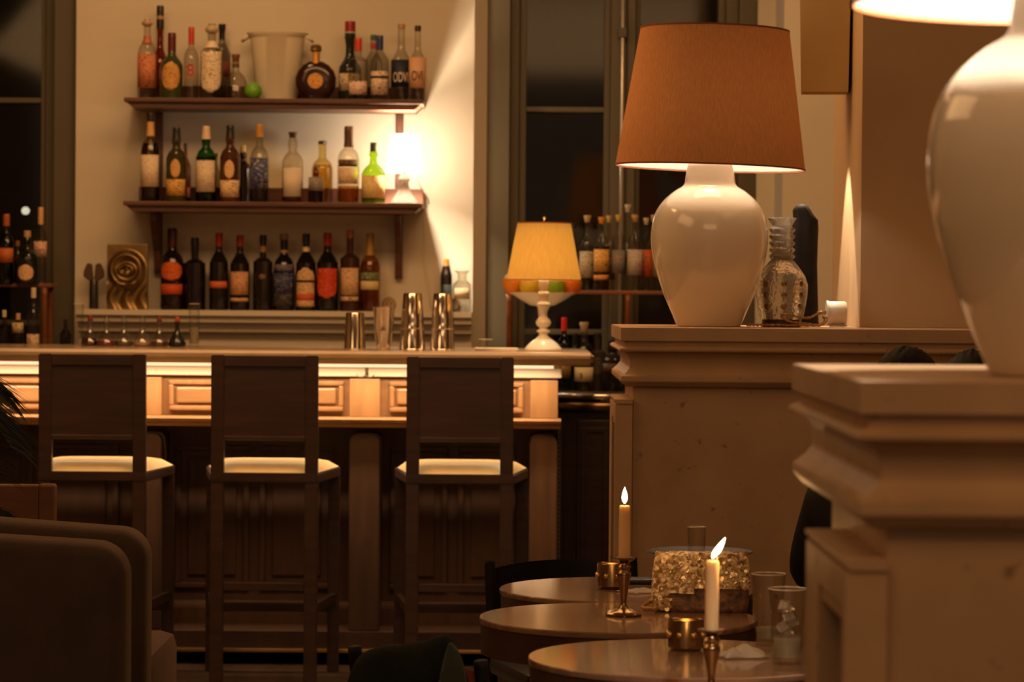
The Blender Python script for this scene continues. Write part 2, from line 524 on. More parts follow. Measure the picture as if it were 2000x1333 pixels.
def window(name, x0, x1, zb, zt, bars_z, frame_l, frame_r):
    """tall sash: stepped painted frame, glazing bars and one glass pane per light"""
    root = bpy.data.objects.new(name, None); S.collection.objects.link(root)
    root['kind'] = 'structure'
    y = YW + 0.16
    b = B()
    for (a, c, yy) in frame_l: box(b, a, c, yy, YW + 0.3, zb, zt, 0.004)
    if frame_l: obj('window_jamb', b, FRAMEP, root)
    b = B()
    for (a, c, yy) in frame_r: box(b, a, c, yy, YW + 0.3, zb, zt, 0.004)
    if frame_r: obj('window_jamb', b, FRAMEP, root)
    zs = [zb] + bars_z + [zt]
    for bz in bars_z:
        b = B(); box(b, x0, x1, y, YW + .26, bz - 0.011, bz + 0.011, 0.003); obj('glazing_bar', b, FRAMEP, root)
    for i in range(len(zs) - 1):
        b = B(); box(b, x0, x1, YW + .215, YW + .221, zs[i] + 0.011, zs[i + 1] - 0.011); obj('window_pane', b, GL_PANE, root)
    return root


zb = 0.35; zt = 3.8
yw2 = YW + 0.16
def XW(u): return X(u, yw2, 200)
lb = Z(196, yw2, 40)
window('window_1', -4.2, XW(80), zb, zt, [lb, lb - 0.95, lb + 0.95],
       [], [(XW(80), XW(92), YW + .16), (XW(92), XW(112), YW + .13), (XW(112), xl - .002, YW + .06)])
rb = Z(214, yw2, 1100)
window('window_2', XW(1028), XW(1180), zb, zt, [rb, rb - 0.95, rb + .95],
       [(xr + .002, XW(996), YW + .06), (XW(996), XW(1014), YW + .13), (XW(1014), XW(1028), YW + .16)],
       [(XW(1180), XW(1192), YW + .16), (XW(1192), XW(1212), YW + .12), (XW(1212), XW(1224), YW + .14), (XW(1224), XW(1240), YW + .12), (XW(1240), XW(1250), YW + .16)])
window('window_3', XW(1250), XW(1402), zb, zt, [rb, rb - 0.95, rb + .95],
       [], [(XW(1402), XW(1416), YW + .16), (XW(1416), XW(1440), YW + .12), (XW(1440), xw - .002, YW + .06)])
# tall bolt rod on the window mullion
t = thing('window_bolt', 'thin pale vertical bolt rod running up the window mullion', 'bolt', (X(1214, YW + .08, 300), YW + .08, 0.36))
b = B(); tube(b, [(0, 0, 0), (0, 0, 3.3)], 0.0085, 10); obj('rod', b, cmat((205, 195, 180), .3, .6, 'bolt'), t, True)
for zz in (Z(62, YW + .08) - .36, 0.5, 1.2):
    b = B(); box(b, -.018, .018, -.016, .03, zz - .02, zz + .02, .003); obj('bracket', b, FRAMEP, t)

# far street lamp behind the left window
b = B(); ico(b, (0, 0, 0), .019, 2)
o = obj('globe', b, mat('distant_lamp_globe', (1, 1, .8), .5, emit=(1, .92, .70), es=1.1), None, True)
t = thing('garden_lamp', 'small round lit lamp outside behind the left window', 'lamp', P(50, 412, 13.6)); o.parent = t
b = B(); tube(b, [(0, 0, -.016), (0, 0, -1.7)], .006); obj('post', b, BLACKS, t)

# ledge (wainscot cap) on the cream pier
ZL = Z(607, 12.5, 520)
b = B()
prism(b, [(YW, ZL), (YW - .19, ZL), (YW - .19, ZL - .022), (YW - .17, ZL - .03), (YW - .165, ZL - .05), (YW - .13, ZL - .055), (YW - .12, ZL - .09), (YW - .07, ZL - .095), (YW - .07, 0), (YW, 0)], 'x', X(150, 12.45), X(921, 12.45))
struct('trim_2', b, PLASTER)

# ------------------------------------------------------------------ bar
YB = 10.95
ZT = Z(685, YB, 600)
CT = 0.05
xbr = X(1161, YB)
t = thing('bar_counter', 'long oak panelled bar counter with stone top and lit cream fascia', 'bar counter', (0, YB, 0))
prof = [(0.0 + .012, ZT), (.004, ZT - .003), (0, ZT - .012), (0.003, ZT - .022), (.014, ZT - .028), (.016, ZT - .036), (.03, ZT - CT + .002), (.04, ZT - CT), (0.82, ZT - CT), (0.82, ZT)]
b = B(); prism(b, prof, 'x', -4.15, xbr, 0)
o = obj('counter_top', b, TOPM, t)
bb = bmesh.new(); bb.from_mesh(o.data)
eg = [e for e in bb.edges if abs(e.verts[0].co.x - xbr) < 1e-5 and abs(e.verts[1].co.x - xbr) < 1e-5]
bmesh.ops.bevel(bb, geom=eg, offset=.012, segments=3, affect='EDGES'); bb.to_mesh(o.data); bb.free()
YF = 0.20        # fascia plane relative to nose
def XB(u, off=YF): return X(u, YB + off, 760)
def ZB(v, off=YF, u=800): return Z(v, YB + off, u)
xbe = XB(1090)
zf1 = ZB(737)
b = B(); box(b, -4.15, XB(713), YF, YF + .03, zf1, ZT - CT - .001, .006); obj('lit_fascia', b, CREAMF, t)
b = B(); box(b, XB(719), XB(1097), YF, YF + .03, zf1, ZT - CT - .001, .006); obj('lit_fascia', b, CREAMF, t)
for u in (705, 722):
    b = B(); tube(b, [(XB(u) + .016 * math.cos(a), YF - .008, ZB(731) + .013 * math.sin(a)) for a in [PI + PI * k / 8 for k in range(9)]], .0022, 6)
    obj('purse_hook', b, SHKIND, t, True)
# frieze back board and carcase
zl = ZB(818)
b = B(); box(b, -4.15, xbe - .002, YF + .05, YF + .5, zl - .0, zf1 + .0); obj('frieze_board', b, OAKH, t)
b = B(); prism(b, [(YF + .03, zl + .004), (YF - .035, zl + .004), (YF - .045, zl - .004), (YF - .035, zl - .016), (YF - .01, zl - .024), (YF - .005, zl - .034), (YF + .03, zl - .036)], 'x', -4.15, XB(1096)); obj('frieze_ledge', b, OAKH, t)
cols = [(1036, 1090), (683, 742), (262, 315), (-160, -100)]
for (a, c) in cols:
    b = B(); box(b, XB(a), XB(c), YF + .005, YF + .06, zl + .004, zf1 - .008, .003); obj('frieze_block', b, OAK, t)
for (a, c) in [(760, 1022), (328, 670), (-92, 248)]:
    x0, x1 = XB(a), XB(c); z0, z1 = ZB(806), ZB(746)
    b = B()   # mitred moulding frame
    w = .018
    for (p0, p1, q0, q1) in [(x0, x1, z0, z0 + w), (x0, x1, z1 - w, z1), (x0, x0 + w, z0 + w, z1 - w), (x1 - w, x1, z0 + w, z1 - w)]:
        box(b, p0, p1, YF + .03, YF + .055, q0, q1, .006)
    obj('frieze_moulding', b, OAK, t)
    b = B(); box(b, x0 + w + .01, x1 - w - .01, YF + .036, YF + .055, z0 + w + .01, z1 - w - .01, .007); obj('frieze_panel', b, OAKH, t)
# lower body
YL = YF + .30
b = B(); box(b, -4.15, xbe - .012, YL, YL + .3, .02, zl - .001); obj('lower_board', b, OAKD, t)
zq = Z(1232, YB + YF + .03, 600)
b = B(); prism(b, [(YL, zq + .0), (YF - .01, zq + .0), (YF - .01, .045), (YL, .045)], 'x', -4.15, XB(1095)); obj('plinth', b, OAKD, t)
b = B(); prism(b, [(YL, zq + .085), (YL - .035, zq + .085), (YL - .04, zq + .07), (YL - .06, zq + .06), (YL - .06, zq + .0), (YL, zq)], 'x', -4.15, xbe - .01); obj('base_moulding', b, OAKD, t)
for (a, c) in cols:
    x0, x1 = XB(a), XB(c); zt2 = zl - .045
    zt3 = ZB(850); rc_ = .03
    pl = [(x0, zq + .001), (x1, zq + .001)] + [(x1 - rc_ + rc_ * math.cos(k * PI / 12), zt3 - rc_ + rc_ * math.sin(k * PI / 12)) for k in range(7)] + [(x0 + rc_ + rc_ * math.cos(PI / 2 + k * PI / 12), zt3 - rc_ + rc_ * math.sin(PI / 2 + k * PI / 12)) for k in range(7)]
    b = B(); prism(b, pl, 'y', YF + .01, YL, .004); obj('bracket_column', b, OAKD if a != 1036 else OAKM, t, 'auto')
for (a, c) in [(765, 1010), (345, 655), (-80, 235)]:
    x0, x1 = X(a, YB + YL), X(c, YB + YL); z0, z1 = zq + .13, zl - .12
    xm = (x0 + x1) / 2
    for (p, q) in ((x0, xm - .02), (xm + .02, x1)):
        b = B(); w = .022
        for (p0, p1, q0, q1) in [(p, q, z0, z0 + w), (p, q, z1 - w, z1), (p, p + w, z0 + w, z1 - w), (q - w, q, z0 + w, z1 - w)]:
            box(b, p0, p1, YL - .016, YL, q0, q1, .005)
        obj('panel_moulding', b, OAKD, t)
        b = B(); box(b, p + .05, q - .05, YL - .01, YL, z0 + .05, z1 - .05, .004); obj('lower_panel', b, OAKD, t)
zr = Z(1280, YB + .05, 600)
b = B(); box(b, -4.15, XB(1090), YF - .03, YF - .005, zr - .006, zr + .008, .003); obj('kick_strip', b, BRASS, t, label='brass kick strip at the foot')
# end panel with perforated edge strip
b = B(); box(b, xbe + .001, xbe + .012, YF + .04, YF + .5, .045, zl - .04, .002); obj('end_strip', b, FRAMEP, t)
b = B()
for k in range(34):
    z = .32 + k * .0165
    tube(b, [(xbe + .0065, YF + .0405, z), (xbe + .0065, YF + .036, z)], .0035, 6)
o = obj('strip_holes', b, BLACKS, t); o['kind'] = 'stuff'
# hidden LED strip under the nose
b = B(); box(b, -4.1, XB(1080), .09, .11, ZT - CT - .012, ZT - CT - .001)
obj('led_strip', b, mat('led_strip_glow', (1, 1, 1), .5, emit=(1, .72, .42), es=1.2), t)
area('bar_led', (-1.95, YB + .10, ZT - CT - .018), (math.radians(3), 0, 0), 4.25, .02, 19, (1.0, .66, .36))

# ------------------------------------------------------------------ wall shelves
def XS(u, D=12.35, v=300): return X(u, D, v)
ZS1 = Z(196, 12.4, 520); ZS2 = Z(396.5, 12.4, 520)
for k, (zz, lab) in enumerate([(ZS1, 'upper dark mahogany wall shelf with the flask and clear bottles'), (ZS2, 'middle dark mahogany wall shelf with whisky bottles and small white lamp')]):
    t = thing('wall_shelf', lab, 'shelf', (XS(536), YW - .001, zz))
    hw = (XS(827) - XS(246)) / 2
    b = B(); box(b, -hw, hw, -.32, -.0, -.018, 0, .003); obj('shelf_board', b, SHELFW, t)
    b = B(); prism(b, [(-hw + .01, -.018), (hw - .01, -.018), (hw - .035, -.042), (-hw + .035, -.042)], 'y', -.30, -.02); obj('shelf_moulding', b, SHELFW, t)
    b = B(); box(b, -hw + .03, hw - .004, -.045, -.022, 0.0005, .068, .002); obj('back_rail', b, SHELFW, t)
for (u, z0) in ((303, 540), (778, 547)):
    t = thing('shelf_bracket', 'dark wooden upright bracket under the shelves, %s' % ('beside the gold relief' if u == 303 else 'below the small white lamp'), 'bracket', (XS(u, 12.45), YW - .001, Z(z0, 12.45)))
    hh = ZS1 - .043 - Z(z0, 12.45)
    b = B(); hb = ZS2 - .043 - Z(z0, 12.45)
    box(b, -.016, .016, -.02, 0, 0, hb, .003); obj('wall_plate', b, SHELFW, t)
    b = B(); prism(b, [(-.02, .0), (-.02, hb), (-.20, hb), (-.20, hb - .035), (-.16, hb - .09), (-.07, hb - .16), (-.045, .01)], 'x', -.013, .013, .002); obj('bracket_arm', b, SHELFW, t)
    b = B(); box(b, -.016, .016, -.02, 0, hb + .062, hh, .003); obj('wall_plate', b, SHELFW, t)

# ------------------------------------------------------------------ bottles
SHAPES = {
    'wine':   [(.86, 0), (1, .02), (1, .56), (.93, .63), (.66, .70), (.38, .76), (.34, .80), (.34, .985), (.30, 1)],
    'round':  [(.86, 0), (1, .02), (1, .50), (.97, .58), (.80, .66), (.50, .71), (.36, .76), (.36, .985), (.30, 1)],
    'squ':    [(.90, 0), (1, .02), (1, .60), (.96, .645), (.62, .69), (.36, .71), (.34, .74), (.34, .985), (.30, 1)],
    'whisky': [(.88, 0), (1, .02), (1, .54), (.96, .60), (.74, .67), (.42, .72), (.40, .77), (.47, .82), (.40, .88), (.33, .985), (.30, 1)],
    'swell':  [(.90, 0), (1, .02), (.98, .30), (1, .45), (.92, .54), (.60, .62), (.38, .68), (.34, .80), (.33, .985), (.30, 1)],
    'long':   [(.86, 0), (1, .02), (1, .38), (.85, .46), (.50, .54), (.40, .60), (.40, .72), (.50, .80), (.42, .985), (.36, 1)],
    'bell':   [(.92, 0), (1, .03), (.97, .18), (.80, .42), (.52, .56), (.30, .62), (.26, .70), (.26, .985), (.22, 1)],
    'apoth':  [(.92, 0), (1, .03), (1, .60), (.94, .68), (.55, .76), (.50, .80), (.52, .92), (.78, .97), (.78, 1)],
    'cyl':    [(.92, 0), (1, .03), (1, .64), (.86, .74), (.62, .86), (.45, .94), (.42, 1)],
    'squat':  [(.92, 0), (1, .03), (1, .42), (.96, .50), (.70, .585), (.40, .64), (.33, .70), (.30, .76), (.40, .80), (.27, .88), (.27, .985), (.24, 1)],
}


def prof_r(pr, h):
    for (r0, z0), (r1, z1) in zip(pr, pr[1:]):
        if z0 <= h <= z1: return r0 + (r1 - r0) * (h - z0) / max(1e-6, z1 - z0)
    return pr[-1][0]


def band(bm, R, z0, z1, half, n=14, off=.0008, face=-PI / 2, shape='rect'):
    """curved paper label hugging a cylinder, outward thickness included"""
    b2 = bmesh.new(); g = []
    rows = 2 if shape == 'rect' else 11
    for i in range(n + 1):
        s = -1 + 2 * i / n
        col = []
        for j in range(rows):
            q = j / (rows - 1)
            zz = z0 + (z1 - z0) * q
            k = 1.0
            if shape == 'oval': k = math.sqrt(max(0.02, 1 - (2 * q - 1) ** 2))
            if shape == 'arch': k = 1.0 if q < .7 else math.sqrt(max(0.05, 1 - ((q - .7) / .3) ** 2))
            if shape == 'shield': k = 1.0 if q > .35 else math.sqrt(max(0.03, 1 - ((.35 - q) / .35) ** 2))
            a = face + s * half * k
            col.append(b2.verts.new(((R + off) * math.cos(a), (R + off) * math.sin(a), zz)))
        g.append(col)
    for i in range(n):
        for j in range(rows - 1):
            b2.faces.new((g[i][j], g[i + 1][j], g[i + 1][j + 1], g[i][j + 1]))
    r = bmesh.ops.extrude_face_region(b2, geom=list(b2.faces))
    for v in [e for e in r['geom'] if isinstance(e, bmesh.types.BMVert)]:
        l = math.hypot(v.co.x, v.co.y); v.co.x *= (l - .0005) / l; v.co.y *= (l - .0005) / l
    bmesh.ops.recalc_face_normals(b2, faces=b2.faces)
    join(bm, b2)


def text_mesh(name, s, size, m, parent, R, z, bend=True, xo=0.0, bold=0.0, xs=.50):
    cu = bpy.data.curves.new(name, 'FONT'); cu.body = s; cu.size = size; cu.extrude = .0004; cu.align_x = 'CENTER'
    cu.offset = bold
    to = bpy.data.objects.new('tmp', cu); S.collection.objects.link(to)
    dg = bpy.context.evaluated_depsgraph_get()
    me = bpy.data.meshes.new_from_object(to.evaluated_get(dg))
    bpy.data.objects.remove(to)
    for v in me.vertices:
        x, y, e = v.co
        x *= xs if len(s) > 1 else .9
        if bend:
            a = (x + xo) / R
            v.co = (math.sin(a) * (R + .0018 + e), -math.cos(a) * (R + .0018 + e), z + y)
        else: v.co = (x + xo, -R - .0018 - e, z + y)
    me.materials.append(m)
    o = bpy.data.objects.new(name, me); S.collection.objects.link(o); o.parent = parent
    return o


def bottle(u, top, base, wpx, shape, gcol, cap, labels, lab, D, zb, capf=.12, opaque=False, liquid=None, grp=None, caps='std', neck=None, text=None, flat=1.0, name='bottle', cat='bottle', vis=False):
    """zb = world z the bottle stands on; pixel heights give its size"""
    loc = P(u, base, D); ppm = FPX / D
    H = (base - top) / ppm; R = wpx / ppm / 2
    t = thing(name, lab, cat, (loc.x, D, zb + .0006), 0, grp)
    pr = SHAPES[shape]
    gm = cmat(gcol, .12, 0, 'dark_glass') if opaque else gmat(gcol)
    n = 26
    b = B(); lathe(b, [(0, 0)] + smooth_prof([(r * R, z * H) for r, z in pr], 2), n)
    if flat != 1: bmesh.ops.scale(b, vec=(1, flat, 1), verts=b.verts)
    obj('glass_body', b, gm, t, 'auto')
    if liquid:
        lc, lf = liquid
        pts = [(r * R * .93, z * H * .99 + .003) for r, z in pr if z < lf] + [(prof_r(pr, lf) * R * .93, lf * H)]
        b = B(); lathe(b, [(0, .003)] + pts + [(0, lf * H)], n)
        if flat != 1: bmesh.ops.scale(b, vec=(1, flat, 1), verts=b.verts)
        obj('liquid', b, gmat(lc), t, 'auto')
    if cap:
        rc = prof_r(pr, .97) * R * 1.12
        b = B()
        if caps == 'cork':
            lathe(b, [(0, H * (1 - capf)), (rc * .8, H * (1 - capf)), (rc * .95, H * (1 - capf * .4)), (rc * 1.1, H * (1 - capf * .35)), (rc * 1.1, H * 1.001), (0, H * 1.002)], 18)
        elif caps == 'ball':
            lathe(b, [(0, H * (1 - capf))] + [(rc * 1.5 * math.sin(PI * k / 8), H * (1 - capf * .5) - H * capf * .5 * math.cos(PI * k / 8)) for k in range(1, 8)] + [(0, H)], 18)
        else:
            rz = [(rc * max(1, prof_r(pr, 1 - capf) * R / rc * 1.03), H * (1 - capf))] + [(max(rc, prof_r(pr, 1 - capf * q) * R * 1.05), H * (1 - capf * q)) for q in (.75, .5, .25)] + [(rc, H * .995), (rc * .9, H * 1.004)]
            lathe(b, [(0, H * (1 - capf) + .001)] + rz + [(0, H * 1.004)], 18)
        obj('cap', b, cmat(cap, .35, 0, 'cap'), t, 'auto')
    if neck:
        nc, n0, n1 = neck
        b = B(); r0 = prof_r(pr, (n0 + n1) / 2) * R
        lathe(b, [(0, n0 * H), (prof_r(pr, n0) * R * 1.06, n0 * H), (r0 * 1.06, (n0 + n1) / 2 * H), (prof_r(pr, n1) * R * 1.06, n1 * H), (0, n1 * H)], 18)
        obj('neck_label', b, cmat(nc, .5, 0, 'neck'), t, 'auto')
    for L_ in labels:
        v0, v1, col = L_[:3]
        sh = L_[3] if len(L_) > 3 else 'rect'
        ink = L_[4] if len(L_) > 4 else (90, 60, 40)
        half = L_[5] if len(L_) > 5 else 1.15
        off = L_[6] if len(L_) > 6 else 0.0
        z0 = (base - v1) / ppm; z1 = (base - v0) / ppm
        hm = min(.999, max(0, (z0 + z1) / 2 / H))
        rr = max(prof_r(pr, min(.999, z0 / H + .01)), prof_r(pr, hm), prof_r(pr, min(.999, z1 / H)) * 1.0) * R
        b = B(); band(b, rr, z0, z1, half, off=.0009 + off, shape=sh)
        if flat != 1: bmesh.ops.scale(b, vec=(1, flat, 1), verts=b.verts)
        obj('label', b, lmat(col, ink), t, True)
    if text:
        for (s, size, col, v, xo) in text:
            text_mesh('lettering', s, size, cmat(col, .5, 0, 'ink'), t, R * 1.0, (base - v) / ppm, xo=xo, bold=.0006)
    return t


CREAM = (236, 214, 180); GOLD = (200, 150, 70)
G1 = 'bottles on the upper wall shelf'; G2 = 'bottles on the middle wall shelf'; G3 = 'bottles on the ledge below the shelves'
DU = 12.42
# upper shelf
bu = 197
bottle(287, 42, bu, 38, 'round', (225, 215, 200), (190, 150, 120), [(110, 176, (205, 128, 84), 'rect', (130, 60, 40))], 'clear bottle with salmon label at left end of the upper shelf', 12.40, ZS1, .09, caps='ball', neck=((190, 110, 80), .70, .80), grp=G1)
bottle(312, 12, bu, 30, 'long', (200, 90, 25), (38, 28, 24), [], 'tall orange liqueur bottle with long black neck on upper shelf', 12.52, ZS1, .24, liquid=((200, 85, 20), .75), neck=((170, 130, 90), .86, .90), grp=G1)
bottle(335, 68, bu, 44, 'swell', (60, 66, 30), (92, 20, 24), [(126, 180, (214, 160, 84), 'oval', (140, 50, 20), .95)], 'dark green bottle with maroon cap and round gold label', DU - .02, ZS1, .28, opaque=True, grp=G1)
bottle(373, 56, bu, 29, 'round', (225, 215, 200), (198, 62, 40), [], 'clear slim bottle with red cap and large red figure', DU, ZS1, .24, text=[('8', .072, (190, 50, 34), 152, 0)], grp=G1)
bottle(413, 50, bu, 45, 'round', (200, 195, 170), (190, 170, 140), [(104, 184, CREAM, 'shield', (130, 100, 70), 1.1)], 'clear bottle with ball stopper and large cream shield label', DU, ZS1, .13, caps='ball', neck=(CREAM, .69, .78), grp=G1)
bottle(433, 46, bu, 34, 'wine', (150, 150, 140), (30, 34, 44), [(120, 150, (130, 60, 50))], 'clear bottle with black pourer behind the cream shield label', 12.53, ZS1, .20, caps='cork', grp=G1)
bottle(460, 108, bu, 52, 'bell', (215, 205, 185), (120, 70, 50), [], 'squat bell shaped clear bottle on the upper shelf', DU, ZS1, .17, caps='cork', neck=((90, 70, 40), .72, .80), grp=G1)
bottle(683, 44, bu + 3, 44, 'long', (36, 44, 34), (150, 34, 40), [(146, 180, (214, 190, 150))], 'tall dark green bottle with long neck and red top', 12.46, ZS1, .13, opaque=True, neck=((200, 190, 170), .855, .87), grp=G1)
bottle(699, 80, bu + 4, 38, 'squ', (215, 210, 195), (204, 60, 34), [(164, 190, (240, 206, 184))], 'clear bottle with orange red neck and low pale label', 12.38, ZS1, .2, flat=.8, grp=G1)
bottle(729, 68, bu + 3, 34, 'wine', (200, 196, 180), (60, 100, 50), [], 'clear bottle with green and red neck behind the blue cap', 12.52, ZS1, .08, neck=((180, 60, 50), .80, .88), grp=G1)
bottle(741, 74, bu + 4, 36, 'wine', (205, 200, 190), (44, 56, 110), [(144, 190, (236, 206, 178)), (153, 158, (60, 55, 60), 'rect', (60, 55, 60), 1.15, .0008)], 'clear bottle with blue cap and square cream label', 12.39, ZS1, .22, grp=G1)
bottle(783, 50, bu + 5, 40, 'swell', (225, 220, 205), (190, 150, 90), [(120, 174, (34, 38, 56), 'rect', (34, 38, 56), 1.3)], 'clear bottle with navy label and white capital letters', 12.47, ZS1, .05, text=[('ODVI', .056, (235, 220, 195), 163, .0)], grp=G1)
bottle(815, 56, bu + 6, 34, 'swell', (225, 220, 205), (48, 40, 36), [(118, 178, (226, 176, 140), 'rect', (226, 176, 140), 1.3)], 'clear bottle with peach label at right end of upper shelf', 12.40, ZS1, .07, text=[('OVI', .056, (70, 40, 30), 163, -.0)], grp=G1)
# round flask
p = P(618, 200, 12.42)
t = thing('flask_bottle', 'round flat dark cognac flask with gold medallion on upper shelf', 'bottle', (p.x, 12.37, ZS1 + .0005), 0, G1)
Rr = .083
b = B()
M = Matrix.Translation((0, 0, .078)) @ Matrix.Rotation(PI / 2, 4, 'X')
lathe(b, smooth_prof([(0, -.026), (.05, -.026), (.072, -.018), (Rr, -.005), (Rr, .005), (.072, .018), (.05, .026), (0, .026)], 3), 36, M=M, wob=lambda a, z: 1 + .018 * abs(math.sin(a * 9)))
bmesh.ops.bisect_plane(b, geom=b.verts[:] + b.edges[:] + b.faces[:], plane_co=(0, 0, 0), plane_no=(0, 0, -1), clear_outer=True)
obj('glass_body', b, cmat((48, 22, 16), .15, 0, 'dark_glass'), t, True)
b = B(); lathe(b, [(0, 0), (.052, 0), (.055, .012), (.04, .02), (0, .02)], 30); bmesh.ops.scale(b, vec=(1, .5, 1), verts=b.verts); obj('foot', b, cmat((40, 20, 16), .2, 0, 'dark_glass'), t, 'auto')
b = B(); lathe(b, [(0, .027), (.032, .027), (.032, .031), (.026, .032), (.025, .030), (0, .0305)], 30, M=M); obj('medallion', b, lmat((222, 160, 76), (150, 90, 30)), t, 'auto')
b = B(); lathe(b, [(.018, .15), (.0165, .165), (.0165, .20), (0, .20)], 20); obj('neck', b, cmat((205, 150, 74), .4, .3, 'neck'), t, 'auto')
b = B(); lathe(b, [(0, .20), (.021, .20), (.025, .206), (.022, .212), (.024, .219), (.016, .229), (0, .231)], 20); obj('stopper', b, cmat((120, 96, 52), .35, .5, 'cap'), t, 'auto')
# green ball
b = B(); ico(b, (0, 0, .036), .036, 3, (1, 1, 1)); o = obj('green_fruit', b, cmat((110, 170, 40), .4, 0, 'fruit'), None, True)
p = P(496, 190, 12.41); o.location = (p.x, 12.375, ZS1 + .0005); tag(o, 'round bright green fruit beside the cream bucket on upper shelf', 'fruit')
# cream bucket
p = P(541, 197, 12.47)
t = thing('ice_bucket', 'cream tapered bucket between green fruit and round dark flask', 'bucket', (p.x, 12.475, ZS1 + .0005))
b = B(); lathe(b, [(0, 0), (.080, 0), (.085, .01), (.114, .265), (.124, .272), (.129, .284), (.120, .286), (.108, .268), (.078, .02), (0, .02)], 40)
bmesh.ops.scale(b, vec=(1, .62, 1), verts=b.verts); obj('bucket_body', b, BUCKET, t, 'auto')
for s in (-1, 1):
    b = B(); tube(b, [(s * .12, -.03, .27), (s * .142, -.02, .255), (s * .146, 0, .25), (s * .142, .02, .255), (s * .12, .03, .27)], .006); obj('handle', b, BUCKET, t, True)

# middle shelf
bm2 = 397
MR = 12.335
bottle(293, 222, bm2 - 3, 38, 'round', (210, 190, 160), (44, 30, 26), [(304, 366, (232, 208, 176), 'rect', (200, 170, 140))], 'tall clear bottle of red brown spirit with long white label, left end of middle shelf', MR, ZS2, .09, liquid=((70, 20, 12), .66), neck=((220, 170, 100), .74, .90), grp=G2)
bottle(344, 252, bm2 - 1, 40, 'whisky', (58, 54, 28), (30, 32, 32), [(314, 350, (216, 170, 96), 'oval', (190, 140, 70), .5), (353, 385, (222, 168, 84))], 'dark whisky bottle with yellow oval and yellow square labels', MR, ZS2, .14, opaque=True, grp=G2)
bottle(362, 280, bm2 - 1, 20, 'wine', (150, 70, 40), (60, 40, 34), [(366, 386, (190, 90, 60))], 'slim small amber bottle behind the yellow labelled whisky', 12.50, ZS2, .1, grp=G2)
bottle(402, 250, bm2, 40, 'whisky', (26, 110, 40), (232, 200, 170), [(317, 378, (228, 206, 172), 'rect', (190, 160, 130))], 'bright green glass bottle with cream cap and cream label', MR, ZS2, .17, grp=G2, liquid=((40, 90, 40), .6))
bottle(422, 300, bm2, 14, 'wine', (180, 170, 150), (90, 60, 40), [], 'slim clear bottle behind the green glass bottle', 12.51, ZS2, .1, grp=G2)
bottle(449, 248, bm2, 40, 'whisky', (74, 42, 18), (28, 28, 26), [(316, 352, (226, 186, 130), 'oval', (200, 150, 90), .5), (355, 388, (232, 196, 146))], 'dark whisky bottle with cream oval and cream square labels', MR, ZS2, .15, opaque=True, grp=G2)
bottle(474, 284, bm2, 32, 'whisky', (40, 26, 20), (210, 180, 120), [], 'small dark bottle with gold cap behind the blue label bottle', 12.50, ZS2, .12, opaque=True, grp=G2)
bottle(506, 247, bm2 + 1, 37, 'round', (215, 212, 200), (196, 140, 50), [(312, 372, (40, 58, 118), 'rect', (190, 170, 110))], 'clear bottle with gold cap and large blue label', MR, ZS2, .16, liquid=((90, 80, 50), .3), grp=G2)
bottle(571, 262, bm2 + 2, 41, 'whisky', (225, 210, 180), (74, 48, 28), [(332, 388, (222, 204, 180), 'rect', (222, 204, 180), 1.0)], 'clear bottle of low amber whisky with plain pale label', MR, ZS2, .08, liquid=((176, 90, 24), .30), caps='cork', grp=G2)
bottle(629, 277, bm2 + 2, 41, 'round', (222, 196, 110), (52, 34, 22), [], 'yellow tinted round shouldered bottle with black cap on middle shelf', 12.49, ZS2, .05, liquid=((220, 170, 50), .62), grp=G2)
bottle(617, 330, bm2 + 2, 30, 'squat', (150, 70, 40), (70, 50, 34), [(350, 376, (150, 140, 132))], 'small amber bottle with grey label in front of yellow bottle', 12.31, ZS2, .08, liquid=((90, 34, 18), .5), grp=G2)
bottle(680, 251, bm2 + 3, 43, 'round', (228, 216, 190), (90, 60, 30), [(316, 330, (80, 56, 36), 'rect', (150, 110, 60), 1.0), (332, 364, (226, 196, 160), 'rect', (200, 150, 120), 1.0)], 'clear bottle with tall dark neck and low amber whisky', MR, ZS2, .27, liquid=((196, 120, 34), .22), grp=G2, neck=((60, 34, 20), .74, .86))
bottle(729, 282, bm2 + 3, 47, 'squat', (130, 190, 24), (70, 66, 24), [(347, 390, (236, 204, 140), 'rect', (200, 160, 90), 1.25)], 'lime green glass bottle with broad cream label', MR, ZS2, .15, grp=G2, liquid=((150, 160, 30), .45))
# small white lamp
p = P(790, 402, 12.42)
t = thing('small_table_lamp', 'small table lamp with glowing white shade and glass foot on middle shelf', 'lamp', (p.x, 12.37, ZS2 + .0005))
b = B(); lathe(b, smooth_prof([(0, 0), (.052, 0), (.054, .008), (.040, .03), (.026, .055), (.018, .085), (.024, .10), (.016, .118), (.010, .125), (0, .125)], 3), 8)
obj('glass_base', b, CRYSTAL, t)
WSH = shade_mat('white_lamp_shade', (.85, .84, .84), (.9, .88, .86), .5, (.95, .93, .95), 0.2, see=.30)
b = B(); lathe(b, [(.076, .128), (.074, .135), (.052, .285), (.0515, .287), (.053, .287), (.078, .128)], 36, close=False); o = obj('shade', b, WSH, t, True)
b = B(); lathe(b, [(0, .125), (.008, .125), (.008, .17), (0, .17)], 12); obj('bulb_holder', b, BRASS, t, True)
b = B(); ico(b, (0, 0, .205), .014, 2, (1, 1, 1.3)); obj('bulb', b, mat('lit_bulb', (1, 1, 1), .5, emit=(1, .95, .9), es=4), t, True)
b = B(); tube(b, [(.03, .0, .12), (.055, -.01, .10), (.078, .0, .05), (.10, .03, .02), (.102, .05, .0)], .0022); obj('cord', b, PLUGW, t, True)
point('small_lamp_light', (p.x, 12.37, ZS2 + .205), 105, .03, (1, .79, .56))
